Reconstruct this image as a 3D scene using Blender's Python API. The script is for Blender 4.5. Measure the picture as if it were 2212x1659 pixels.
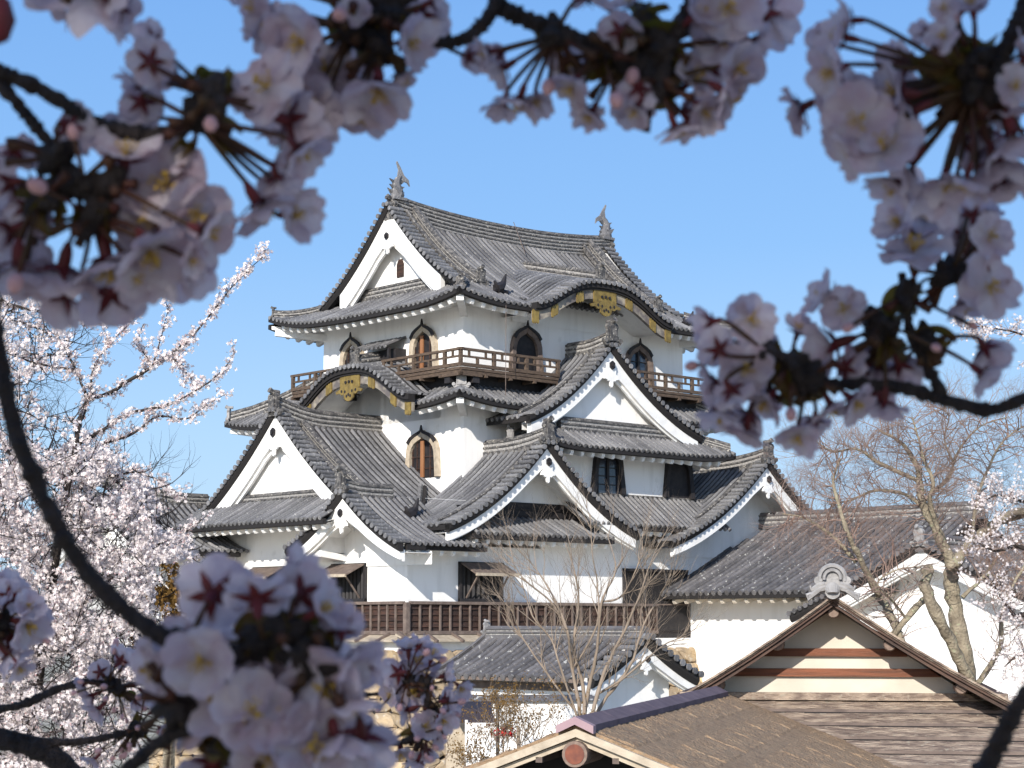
import bpy, math, random
import numpy as np
from mathutils import Vector, Matrix
R = math.radians
for o in list(bpy.data.objects): bpy.data.objects.remove(o)
scene = bpy.context.scene
COL = scene.collection

# ---------------------------------------------------------------- camera
PW, PH, FP = 2212.0, 1659.0, 4050.0          # layout units: picture width, height, focal length
PITCH = math.atan(520 / FP)
cd = bpy.data.cameras.new('camera'); cam = bpy.data.objects.new('camera', cd); COL.objects.link(cam)
cam.location = (0, 0, 0); cam.rotation_euler = (R(90) + PITCH, 0, 0)
cd.sensor_width = 36; cd.lens = 36 * FP / PW; cd.clip_end = 6000; cd.clip_start = 0.05
cd.dof.use_dof = True; cd.dof.focus_distance = 60; cd.dof.aperture_fstop = 29; cd.dof.aperture_blades = 0
scene.camera = cam
# ---------------------------------------------------------------- light
U2 = Vector((math.sin(R(47.8)), math.cos(R(47.8)), 0)); V2 = Vector((-U2.y, U2.x, 0))
ray = U2 * 1.0 + V2 * 0.58 + Vector((0, 0, -0.54)); ray.normalize()
tosun = -ray
SUN_EL = math.asin(tosun.z); SUN_AZ = math.atan2(tosun.x, tosun.y)
w = bpy.data.worlds.new('World'); scene.world = w; w.use_nodes = True
nt = w.node_tree; bg = nt.nodes['Background']
sky = nt.nodes.new('ShaderNodeTexSky'); sky.sky_type = 'NISHITA'; sky.sun_disc = False
sky.sun_elevation = SUN_EL; sky.sun_rotation = SUN_AZ
sky.altitude = 1200; sky.air_density = 1.0; sky.dust_density = 1.5; sky.ozone_density = 5.0
# thin spring haze: the sky pales towards the horizon
wtc = nt.nodes.new('ShaderNodeTexCoord'); sx = nt.nodes.new('ShaderNodeSeparateXYZ'); nt.links.new(wtc.outputs['Generated'], sx.inputs[0])
rp = nt.nodes.new('ShaderNodeValToRGB'); nt.links.new(sx.outputs[2], rp.inputs[0]); er = rp.color_ramp
SKYC = [(0.0, (0.56, 0.74, 0.94)), (0.10, (0.46, 0.69, 0.96)), (0.20, (0.29, 0.55, 0.95)), (0.36, (0.19, 0.43, 0.90)), (1.0, (0.13, 0.33, 0.75))]
er.elements[0].position, er.elements[1].position = 0.0, 1.0
for p_, c_ in SKYC[1:-1]: er.elements.new(p_)
for e_, (p_, c_) in zip(er.elements, SKYC): e_.position = p_; e_.color = (*c_, 1)
sc_ = nt.nodes.new('ShaderNodeVectorMath'); sc_.operation = 'SCALE'; sc_.inputs['Scale'].default_value = 5.0; nt.links.new(rp.outputs[0], sc_.inputs[0])
wm = nt.nodes.new('ShaderNodeMix'); wm.data_type = 'RGBA'; mry = nt.nodes.new('ShaderNodeMapRange'); mry.inputs[1].default_value = -0.6; mry.inputs[2].default_value = 0.8; mry.inputs[3].default_value = 0.15; mry.inputs[4].default_value = 0.88; nt.links.new(sx.outputs[1], mry.inputs[0]); nt.links.new(mry.outputs[0], wm.inputs[0])
nt.links.new(sky.outputs[0], wm.inputs[6]); nt.links.new(sc_.outputs[0], wm.inputs[7]); nt.links.new(wm.outputs[2], bg.inputs[0]); bg.inputs[1].default_value = 0.142
ld = bpy.data.lights.new('sun', 'SUN'); ld.energy = 4.4; ld.angle = R(0.5); ld.color = (1, 0.95, 0.87)
lo = bpy.data.objects.new('sun', ld); COL.objects.link(lo)
lo.rotation_euler = tosun.to_track_quat('Z', 'Y').to_euler(); lo.location = (0, -30, 40)
vs = scene.view_settings; vs.view_transform = 'Standard'; vs.look = 'None'; vs.exposure = 0.48; vs.gamma = 1
scene.render.resolution_x = 1024; scene.render.resolution_y = 768
try:
    scene.cycles.max_bounces = 8; scene.cycles.transparent_max_bounces = 8
except Exception: pass

def at(px, py, Y):
    """world point seen at layout position px,py, at distance Y ahead"""
    x = (px - PW / 2) / FP; h = (PH / 2 - py) / FP; c, s = math.cos(PITCH), math.sin(PITCH)
    r = Vector((x, c - h * s, s + h * c)); return r * (Y / r.y)

# ---------------------------------------------------------------- materials
def mat(name, col, rough=0.7, col2=None, scale=3.0, bump=0.0, bscale=40.0, metal=0.0, transl=0.0, spots=None,
        stretch=None, detail=6, sharp=(0.3, 0.7), spec=0.3, tcol=None, rand=0.0):
    m = bpy.data.materials.new(name); m.use_nodes = True; t = m.node_tree; n = t.nodes; L = t.links
    b = n['Principled BSDF']; b.inputs['Roughness'].default_value = rough; b.inputs['Metallic'].default_value = metal
    b.inputs['Specular IOR Level'].default_value = spec
    b.inputs['Base Color'].default_value = (*col, 1)
    tc = n.new('ShaderNodeTexCoord'); src = tc.outputs['Object']
    if stretch:
        mp = n.new('ShaderNodeMapping'); mp.inputs['Scale'].default_value = stretch; L.new(src, mp.inputs[0]); src = mp.outputs[0]
    out = None
    if col2:
        ns = n.new('ShaderNodeTexNoise'); ns.inputs['Scale'].default_value = scale; ns.inputs['Detail'].default_value = detail
        L.new(src, ns.inputs['Vector'])
        mr = n.new('ShaderNodeMapRange'); mr.inputs[1].default_value = sharp[0]; mr.inputs[2].default_value = sharp[1]
        L.new(ns.outputs[0], mr.inputs[0])
        mx = n.new('ShaderNodeMix'); mx.data_type = 'RGBA'; L.new(mr.outputs[0], mx.inputs[0])
        mx.inputs[6].default_value = (*col, 1); mx.inputs[7].default_value = (*col2, 1); out = mx.outputs[2]
    if spots:
        sc, lo_, hi_, c3 = spots
        ns = n.new('ShaderNodeTexNoise'); ns.inputs['Scale'].default_value = sc; ns.inputs['Detail'].default_value = 3
        L.new(tc.outputs['Object'], ns.inputs['Vector'])
        mr = n.new('ShaderNodeMapRange'); mr.inputs[1].default_value = lo_; mr.inputs[2].default_value = hi_
        L.new(ns.outputs[0], mr.inputs[0])
        mx = n.new('ShaderNodeMix'); mx.data_type = 'RGBA'; L.new(mr.outputs[0], mx.inputs[0])
        if out: L.new(out, mx.inputs[6])
        else: mx.inputs[6].default_value = (*col, 1)
        mx.inputs[7].default_value = (*c3, 1); out = mx.outputs[2]
    if rand:
        g = n.new('ShaderNodeNewGeometry'); hv = n.new('ShaderNodeHueSaturation')
        mr = n.new('ShaderNodeMapRange'); mr.inputs[3].default_value = 1 - rand; mr.inputs[4].default_value = 1 + rand
        L.new(g.outputs['Random Per Island'], mr.inputs[0]); L.new(mr.outputs[0], hv.inputs['Value'])
        if out: L.new(out, hv.inputs['Color'])
        else: hv.inputs['Color'].default_value = (*col, 1)
        out = hv.outputs[0]
    if out: L.new(out, b.inputs['Base Color'])
    if bump:
        nb = n.new('ShaderNodeTexNoise'); nb.inputs['Scale'].default_value = bscale; nb.inputs['Detail'].default_value = 5
        L.new(src, nb.inputs['Vector'])
        bp = n.new('ShaderNodeBump'); bp.inputs['Strength'].default_value = bump; bp.inputs['Distance'].default_value = 0.05
        L.new(nb.outputs[0], bp.inputs['Height']); L.new(bp.outputs[0], b.inputs['Normal'])
    if transl:
        tr = n.new('ShaderNodeBsdfTranslucent'); tr.inputs[0].default_value = (*(tcol or col), 1)
        mxs = n.new('ShaderNodeMixShader'); mxs.inputs[0].default_value = transl
        L.new(b.outputs[0], mxs.inputs[1]); L.new(tr.outputs[0], mxs.inputs[2])
        L.new(mxs.outputs[0], n['Material Output'].inputs[0])
    return m

M = dict(
    tile=mat('roof_tile', (0.115, 0.112, 0.116), 0.62, (0.18, 0.175, 0.175), 0.9, 0.6, 18, spots=(13, 0.62, 0.7, (0.32, 0.31, 0.29)), sharp=(0.35, 0.65), rand=0.3),
    tilebrown=mat('weathered_tile', (0.075, 0.071, 0.074), 0.65, (0.14, 0.131, 0.13), 1.7, 0.5, 25, spots=(7, 0.63, 0.7, (0.42, 0.41, 0.38)), rand=0.28),
    pan=mat('pan_tile', (0.022, 0.021, 0.022), 0.85, (0.05, 0.047, 0.047), 2.0),
    ridge=mat('ridge_tile', (0.055, 0.053, 0.054), 0.75, (0.16, 0.148, 0.137), 7, 0.6, 40, spots=(12, 0.6, 0.68, (0.40, 0.37, 0.32)), sharp=(0.42, 0.62)),
    mortar=mat('ridge_mortar', (0.42, 0.40, 0.37), 0.85, (0.16, 0.15, 0.15), 14, 0.4, 60),
    eavedark=mat('eave_shade_timber', (0.018, 0.016, 0.016), 0.8),  # near-black puts the eave shadow into the colour; plain dark timber elsewhere
    white=mat('lime_plaster', (0.84, 0.82, 0.79), 0.85, (0.70, 0.68, 0.65), 1.4, 0.15, 60, spots=(1.7, 0.64, 0.85, (0.64, 0.62, 0.58)), sharp=(0.5, 0.85), stretch=(2.2, 2.2, 0.35)),
    whitetrim=mat('plaster_trim', (0.84, 0.83, 0.81), 0.85, (0.70, 0.68, 0.65), 3.0, 0.1, 60),
    dark=mat('black_timber', (0.014, 0.013, 0.015), 0.6, (0.03, 0.026, 0.026), 5),
    railwood=mat('grey_brown_timber', (0.13, 0.09, 0.062), 0.75, (0.06, 0.042, 0.032), 6, 0.4, 30, stretch=(1, 1, 4)),
    skirtwood=mat('red_brown_boards', (0.075, 0.038, 0.027), 0.75, (0.02, 0.015, 0.014), 3.0, 0.4, 30, stretch=(0.6, 0.6, 5), rand=0.3),
    batten=mat('weathered_batten', (0.19, 0.145, 0.12), 0.8, (0.10, 0.075, 0.065), 5),
    palewood=mat('pale_timber', (0.50, 0.42, 0.32), 0.75, (0.33, 0.27, 0.20), 6, 0.2, 30),
    shutter=mat('orange_brown_shutter', (0.30, 0.145, 0.07), 0.6, (0.24, 0.10, 0.045), 4, stretch=(1, 1, 0.3)),
    pane=mat('window_glass', (0.03, 0.04, 0.06), 0.12, spec=0.6),
    gold=mat('gilt_metal', (0.36, 0.25, 0.075), 0.55, (0.17, 0.12, 0.045), 5, 0.5, 30, metal=0.45),
    lacquer=mat('weathered_lacquer', (0.12, 0.105, 0.10), 0.6, (0.32, 0.28, 0.22), 2.5, sharp=(0.4, 0.6)),
    stone=mat('tan_stone', (0.46, 0.34, 0.20), 0.85, (0.27, 0.21, 0.15), 1.8, 0.6, 8, spots=(6, 0.6, 0.75, (0.50, 0.45, 0.36)), rand=0.25),
    bark=mat('grey_bark', (0.36, 0.305, 0.22), 0.9, (0.17, 0.14, 0.10), 5, 1.0, 22, spots=(9, 0.6, 0.68, (0.34, 0.33, 0.22))),
    darkbark=mat('dark_cherry_bark', (0.028, 0.02, 0.018), 0.7, (0.075, 0.055, 0.05), 60, 0.9, 200),
    farbark=mat('cherry_bark', (0.022, 0.017, 0.015), 0.9, (0.045, 0.035, 0.03), 9),
    twig=mat('bare_twig', (0.20, 0.155, 0.115), 0.85, (0.30, 0.235, 0.18), 3),
    redtwig=mat('budding_twig', (0.25, 0.155, 0.12), 0.85, (0.30, 0.235, 0.20), 1.6),
    petal=mat('petal', (0.68, 0.61, 0.66), 0.7, (0.50, 0.34, 0.41), 90, 0.25, 260, transl=0.42, tcol=(0.64, 0.53, 0.60), sharp=(0.42, 0.75), spec=0.08, rand=0.1),
    petalfar=mat('sunlit_petal', (0.76, 0.69, 0.67), 0.7, transl=0.22, tcol=(0.68, 0.56, 0.54), rand=0.2, spec=0.1),
    budfar=mat('pink_bud', (0.62, 0.36, 0.36), 0.7, transl=0.2, rand=0.2, spec=0.1),
    calyx=mat('red_calyx', (0.15, 0.02, 0.028), 0.6, (0.09, 0.02, 0.018), 200, transl=0.15),
    stem=mat('green_red_stem', (0.055, 0.038, 0.014), 0.6, (0.07, 0.016, 0.012), 60, transl=0.15),
    stamen=mat('yellow_stamen', (0.50, 0.32, 0.06), 0.6),
    leaf=mat('olive_young_leaf', (0.075, 0.065, 0.012), 0.5, (0.10, 0.03, 0.012), 60, transl=0.35, tcol=(0.25, 0.22, 0.03)),
    shingle=mat('bark_shingle', (0.37, 0.25, 0.15), 0.95, (0.22, 0.145, 0.09), 9, 1.0, 26, spots=(22, 0.56, 0.66, (0.28, 0.21, 0.14))),
    board=mat('weathered_shingle_course', (0.40, 0.31, 0.235), 0.9, (0.17, 0.125, 0.10), 5.0, 1.0, 14, stretch=(0.7, 2.2, 2.2), spots=(14, 0.6, 0.7, (0.33, 0.28, 0.22)), sharp=(0.35, 0.62)),
    redbeam=mat('red_brown_beam', (0.22, 0.075, 0.035), 0.6, (0.10, 0.04, 0.022), 3, 0.3, 20, stretch=(0.5, 4, 8)),
    cream=mat('cream_plaster', (0.58, 0.52, 0.43), 0.85, (0.48, 0.42, 0.345), 2.0, 0.1, 40),
    logend=mat('log_end', (0.24, 0.175, 0.135), 0.8, (0.15, 0.10, 0.08), 30),
    logred=mat('painted_log_end', (0.22, 0.07, 0.038), 0.7, (0.11, 0.04, 0.03), 14),
    brownboard=mat('dark_brown_board', (0.10, 0.058, 0.042), 0.75, (0.05, 0.032, 0.026), 4, 0.3, 30),
    copper=mat('pink_metal_cap', (0.36, 0.25, 0.255), 0.8, (0.30, 0.20, 0.22), 4),
    purple=mat('purple_grey_metal', (0.17, 0.13, 0.145), 0.85, (0.11, 0.085, 0.10), 5, 0.2, 20, spec=0.1),
    silver=mat('pale_glazed_tile', (0.33, 0.315, 0.305), 0.5, (0.20, 0.19, 0.185), 9, 0.3, 30),
    ground=mat('pale_gravel', (0.46, 0.41, 0.33), 0.95, (0.36, 0.33, 0.24), 0.3),
    moss=mat('ochre_foliage', (0.22, 0.12, 0.03), 0.8, (0.14, 0.08, 0.02), 4, transl=0.3, rand=0.35),
    tent=mat('dark_awning_cloth', (0.03, 0.025, 0.035), 0.8),
    ink=mat('black_ink', (0.02, 0.02, 0.02), 0.8),
    red=mat('red_cloth', (0.55, 0.03, 0.03), 0.7),
)

# ---------------------------------------------------------------- mesh builder
class MB:
    def __init__(s): s.v = []; s.f = []; s.m = []
    def add(s, vs, fs, mi=0):
        k = len(s.v); s.v.extend([tuple(q) for q in vs])
        for f in fs: s.f.append(tuple(i + k for i in f)); s.m.append(mi)
    def box(s, a, b, mi=0):
        (x0, y0, z0), (x1, y1, z1) = a, b
        s.add([(x0,y0,z0),(x1,y0,z0),(x1,y1,z0),(x0,y1,z0),(x0,y0,z1),(x1,y0,z1),(x1,y1,z1),(x0,y1,z1)],
              [(0,3,2,1),(4,5,6,7),(0,1,5,4),(1,2,6,5),(2,3,7,6),(3,0,4,7)], mi)
    def beam(s, p, q, w, h, mi=0, up=Vector((0, 0, 1))):
        p = Vector(p); q = Vector(q); d = (q - p).normalized(); sd = d.cross(up)
        if sd.length < 1e-4: sd = Vector((1, 0, 0))
        sd.normalize(); u = sd.cross(d).normalized()
        vs = [e + sd * a * w / 2 + u * b * h / 2 for e in (p, q) for a, b in ((-1,-1),(1,-1),(1,1),(-1,1))]
        s.add(vs, [(0,1,2,3),(7,6,5,4),(0,4,5,1),(1,5,6,2),(2,6,7,3),(3,7,4,0)], mi)
    def prism(s, poly, ext, mi=0):
        ext = Vector(ext); n = len(poly); a = [Vector(p) for p in poly]; b = [p + ext for p in a]
        s.add(a + b, [tuple(range(n)), tuple(range(2*n-1, n-1, -1))] + [(i, i+n, (i+1)%n+n, (i+1)%n) for i in range(n)], mi)
    def tube(s, path, rad, n=6, mi=0, cap=True):
        P = [Vector(p) for p in path]; N = len(P)
        if not hasattr(rad, '__len__'): rad = [rad] * N
        vs = []; prev = None
        for i, p in enumerate(P):
            d = (P[min(i+1, N-1)] - P[max(i-1, 0)])
            d = d.normalized() if d.length > 1e-9 else Vector((0, 0, 1))
            a = prev - d * prev.dot(d) if prev is not None else d.orthogonal()
            if a.length < 1e-6: a = d.orthogonal()
            a.normalize(); prev = a; b = d.cross(a)
            for k in range(n):
                t = 2 * math.pi * k / n; vs.append(p + (a * math.cos(t) + b * math.sin(t)) * rad[i])
        fs = [(i*n+k, i*n+(k+1)%n, (i+1)*n+(k+1)%n, (i+1)*n+k) for i in range(N-1) for k in range(n)]
        if cap: fs += [tuple(range(n-1, -1, -1)), tuple(range((N-1)*n, N*n))]
        s.add(vs, fs, mi)
    def sweep(s, path, sec, mi=0, mis=None, side=None):
        """sweep an open or closed section [(lateral, up)] along path with up=z"""
        P = [Vector(p) for p in path]; N = len(P); n = len(sec); vs = []
        for i, p in enumerate(P):
            d = P[min(i+1, N-1)] - P[max(i-1, 0)]
            sd = side if side is not None else Vector((d.y, -d.x, 0)).normalized()
            for a, b in sec: vs.append(p + sd * a + Vector((0, 0, b)))
        k0 = len(s.v); s.add(vs, [], mi)
        for i in range(N - 1):
            for k in range(n):
                s.f.append((k0+i*n+k, k0+i*n+(k+1)%n, k0+(i+1)*n+(k+1)%n, k0+(i+1)*n+k)); s.m.append(mis[k] if mis else mi)
        s.f.append(tuple(k0+k for k in range(n-1,-1,-1))); s.m.append(mi)
        s.f.append(tuple(k0+(N-1)*n+k for k in range(n))); s.m.append(mi)
    def cut(s):
        s.__dict__.setdefault('cuts', []).append((len(s.v), len(s.f)))
    def pieces(s, name, mats, parent=None, smooth=False):
        cuts = [(0, 0)] + s.__dict__.get('cuts', []) + [(len(s.v), len(s.f))]; out = []
        for (v0, f0), (v1, f1) in zip(cuts[:-1], cuts[1:]):
            if f1 <= f0: continue
            q = MB(); q.v = s.v[v0:v1]; q.f = [tuple(i - v0 for i in f) for f in s.f[f0:f1]]; q.m = s.m[f0:f1]
            out.append(q.build(name, mats, parent, smooth))
        return out
    def build(s, name, mats, parent=None, smooth=False):
        me = bpy.data.meshes.new(name); me.from_pydata(s.v, [], s.f)
        mats = mats if isinstance(mats, (list, tuple)) else [mats]
        for m in mats: me.materials.append(M[m] if isinstance(m, str) else m)
        me.polygons.foreach_set('material_index', s.m)
        if smooth: me.polygons.foreach_set('use_smooth', [True] * len(s.f))
        me.update()
        o = bpy.data.objects.new(name, me); COL.objects.link(o)
        if parent: o.parent = parent
        return o

def npmesh(name, V, F, mats, parent=None, mi=None, smooth=False):
    me = bpy.data.meshes.new(name); nf, k = F.shape
    me.vertices.add(len(V)); me.vertices.foreach_set('co', V.astype(np.float32).ravel())
    me.loops.add(nf * k); me.loops.foreach_set('vertex_index', F.astype(np.int32).ravel())
    me.polygons.add(nf); me.polygons.foreach_set('loop_start', np.arange(0, nf * k, k, dtype=np.int32))
    me.polygons.foreach_set('loop_total', np.full(nf, k, dtype=np.int32))
    for m in (mats if isinstance(mats, (list, tuple)) else [mats]): me.materials.append(M[m])
    if mi is not None: me.polygons.foreach_set('material_index', mi.astype(np.int32))
    if smooth: me.polygons.foreach_set('use_smooth', [True] * nf)
    me.update(calc_edges=True); me.validate()
    o = bpy.data.objects.new(name, me); COL.objects.link(o)
    if parent: o.parent = parent
    return o

def tag(o, label, cat, group=None, kind=None):
    o['label'] = label; o['category'] = cat
    if group: o['group'] = group
    if kind: o['kind'] = kind
    return o
def thing(name, label, cat, loc=(0, 0, 0), rz=0.0, group=None):
    o = bpy.data.objects.new(name, None); COL.objects.link(o); o.location = loc; o.rotation_euler = (0, 0, rz)
    o.empty_display_size = 0.3
    return tag(o, label, cat, group)
# ---------------------------------------------------------------- tiled roof kit (local u, v, z)
TOWER_LOC = Vector((-106 / 4080 * 68, 68, 0)); TOWER_RZ = R(42.2)
def castle_thing(name, label, cat): return thing(name, label, cat, TOWER_LOC, TOWER_RZ)
rng = random.Random(5)

def roof_face(mb, P, Z, s0, s1, d1, d0=lambda s: 0.0, pitch=0.27, r=0.078, seg=0.33, cap=True):
    """round-tile ribs and pan tiles; P(s,d)->(u,v), Z(s,d)->z; ribs run along d. mats: 0 ribs, 1 pans"""
    def X(s, d): a = P(s, d); return Vector((a[0], a[1], Z(s, d)))
    n = max(1, round((s1 - s0) / pitch)); pt = (s1 - s0) / n
    for i in range(n):
        sa, sb = s0 + i * pt, s0 + (i + 1) * pt; sm = (sa + sb) / 2
        da0, db0, da1, db1 = d0(sa + 1e-4), d0(sb - 1e-4), d1(sa + 1e-4), d1(sb - 1e-4)
        if da1 <= da0 and db1 <= db0: continue
        da1, db1 = max(da1, da0), max(db1, db0)
        N = max(2, int(max(da1 - da0, db1 - db0) / 0.5)); vs = []
        for j in range(N + 1):
            t = j / N; vs.append(X(sa, da0 + (da1 - da0) * t)); vs.append(X(sb, db0 + (db1 - db0) * t))
        mb.add(vs, [(2*j, 2*j+1, 2*j+3, 2*j+2) for j in range(N)], 1)
        a0, a1 = d0(sm), d1(sm)
        if a1 - a0 < 0.08: continue
        a0 -= 0.03
        S = (X(sm + 0.05, a0) - X(sm - 0.05, a0)); nseg = max(1, int(round((a1 - a0) / seg)))
        vs = []; rings = []
        off = rng.uniform(-0.012, 0.012)
        for j in range(nseg):
            for e, rr in ((0, 1.0), (0.94, 0.84)):
                rings.append((a0 + (a1 - a0) * (j + e) / nseg, rr * r))
        rings.append((a1, r * 0.85))
        for d, rr in rings:
            p = X(sm + off, d); T = X(sm, d + 0.04) - X(sm, d - 0.04)
            S = X(sm + 0.04, d) - X(sm - 0.04, d); S.normalize(); Nn = S.cross(T).normalized()
            if Nn.z < 0: Nn = -Nn
            for k in range(6):
                th = math.pi * k / 5; vs.append(p + S * math.cos(th) * rr + Nn * (math.sin(th) * rr + 0.015))
        m = len(rings)
        fs = [(j*6+k, j*6+k+1, (j+1)*6+k+1, (j+1)*6+k) for j in range(m-1) for k in range(5)]
        if cap: fs.append((5, 4, 3, 2, 1, 0))
        mb.add(vs, fs, 0)
        if cap:   # round end tile
            p = X(sm + off, a0) ; T = (X(sm, a0 + 0.05) - X(sm, a0)).normalized(); S = (X(sm + 0.04, a0) - X(sm - 0.04, a0)).normalized()
            up = S.cross(T).normalized(); up = up if up.z > 0 else -up
            c = p + up * 0.015
            ring = [c - T * 0.02 + (S * math.cos(2*math.pi*k/8) + up * math.sin(2*math.pi*k/8)) * r * 0.98 for k in range(8)]
            mb.prism(ring, T * 0.06, 0)

def ridge_sec(w, h):
    """stacked ridge tiles with a round cap: closed section"""
    L = [(-w/2, -0.2), (-w/2, 0.0)]; n = max(2, int(h / 0.13)); 
    for i in range(n):
        z0 = h * i / n; z1 = h * (i + 1) / n; o = w/2 * (1 - 0.12 * i / n)
        L += [(-o + 0.045, z0 + 0.01), (-o + 0.045, z0 + (z1 - z0) * 0.6), (-o, z0 + (z1 - z0) * 0.65), (-o, z1)]
    t = w * 0.26
    L += [(-t, h + 0.02), (-t * 0.85, h + t * 0.6), (-t*0.3, h + t * 1.0)]
    return L + [(-a, b) for a, b in reversed(L)]
def ridge(mb, path, w=0.32, h=0.36, mortar=True):
    sec = ridge_sec(w, h); mis = [0] * len(sec)
    if mortar:
        for k in range(len(sec)):
            a, b = sec[k], sec[(k+1) % len(sec)]
            if abs(a[0] - b[0]) < 0.001 and 0.0 < a[1] < h and abs(abs(a[0]) - w/2) > 0.03: mis[k] = 2
    mb.sweep(path, sec, 0, mis); mb.cut()

def oni(mb, p, front, size=0.8, mi=0, horn=True):
    """ridge-end ornament tile at p facing 2D direction front"""
    p = Vector(p); f = Vector((front[0], front[1], 0)).normalized(); l = Vector((-f.y, f.x, 0)); s = size
    half = [(0.0, -0.18), (0.42, -0.22), (0.52, -0.1), (0.50, 0.06), (0.40, 0.1), (0.38, 0.0), (0.30, 0.08), (0.30, 0.5), (0.36, 0.62), (0.30, 0.74), (0.18, 0.8), (0, 0.86)]
    poly = half[:-1] + [(0, 0.86)] + [(-a, b) for a, b in reversed(half[1:-1])]
    mb.prism([p + l * a * s + Vector((0, 0, b * s)) for a, b in poly], -f * 0.16 * s, mi)
    inner = [(a * 0.62, 0.12 + b * 0.7) for a, b in poly]
    mb.prism([p + f * 0.05 * s + l * a * s + Vector((0, 0, b * s)) for a, b in inner], -f * 0.1 * s, mi)
    if horn:
        c = p + Vector((0, 0, 0.86 * s)); mb.tube([c - f * 0.35 * s, c, c + f * 0.16 * s + Vector((0, 0, 0.08 * s))], [0.1*s, 0.11*s, 0.13*s], 8, mi)
    for a in (-0.46, 0.46):
        c = p + l * a * s; mb.tube([c + f * 0.06 * s, c - f * 0.14 * s], 0.11 * s, 8, mi)
    mb.cut()

def eaves(mw, md, P, Z, s0, s1, over, lim=None, step=0.52, cap=True, rise=0.24):
    """eave edge with its shadow painted black (md) and white soffit with plastered rafter ends (mw)"""
    lim = lim or (lambda s: over)
    def X(s, d, dz): a = P(s, d); return Vector((a[0], a[1], Z(s, 0) + dz + rise * max(0, d - 0.2)))
    n = max(2, int((s1 - s0) / 0.4)); ss = [s0 + (s1 - s0) * i / n for i in range(n + 1)]
    sec = [(0.0, -0.02), (0.0, -0.19), (0.16, -0.21), (0.16, -0.02)]
    vs = [X(s, d, z) for s in ss for d, z in sec]
    md.add(vs, [(i*4+k, i*4+(k+1)%4, (i+1)*4+(k+1)%4, (i+1)*4+k) for i in range(n) for k in range(4)] + [(3,2,1,0), (n*4, n*4+1, n*4+2, n*4+3)], 0)
    vs = []
    for s in ss:
        e = max(0.12, min(over, lim(s)))
        vs += [X(s, min(0.16, e), -0.12), X(s, min(0.16, e), -0.19), X(s, e, -0.2), X(s, e, -0.06)]
    mw.add(vs, [(i*4+k, i*4+(k+1)%4, (i+1)*4+(k+1)%4, (i+1)*4+k) for i in range(n) for k in range(4)], 0)
    k = max(1, int(round((s1 - s0) / step)))
    for i in range(k):
        s = s0 + (s1 - s0) * (i + 0.5) / k; e = min(over, lim(s))
        if e < 0.5: continue
        a, b, hw = 0.17, e, 0.085
        vs = []
        for dd, zt, zb in ((a, -0.2, -0.3), (a + 0.06, -0.2, -0.385), (b, -0.15, -0.36)):
            for q in (-hw, hw): vs += [X(s + q, dd, zt), X(s + q * 0.8, dd, zb)]
        mw.add(vs, [(0,1,3,2), (0,4,5,1), (2,3,7,6), (1,5,7,3), (4,8,9,5), (6,7,11,10), (5,9,11,7)], 0)
    mw.cut(); md.cut()

def lift_fn(L, h=0.38, reach=2.8, ends=(True, True)):
    def f(s, d):
        q = 0
        if ends[0]: q += h * max(0, 1 - s / reach) ** 2
        if ends[1]: q += h * max(0, 1 - (L - s) / reach) ** 2
        return q * max(0, 1 - d / reach)
    return f

class Frame:   # 2D frame: t = lateral, f = back
    def __init__(s, o, lat, back): s.o = Vector(o).to_2d() if len(o) > 2 else Vector(o); s.l = Vector(lat); s.b = Vector(back)
    def __call__(s, t, f): q = s.o + s.l * t + s.b * f; return (q.x, q.y)
    def V(s, t, f, z): q = s(t, f); return Vector((q[0], q[1], z))

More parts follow.
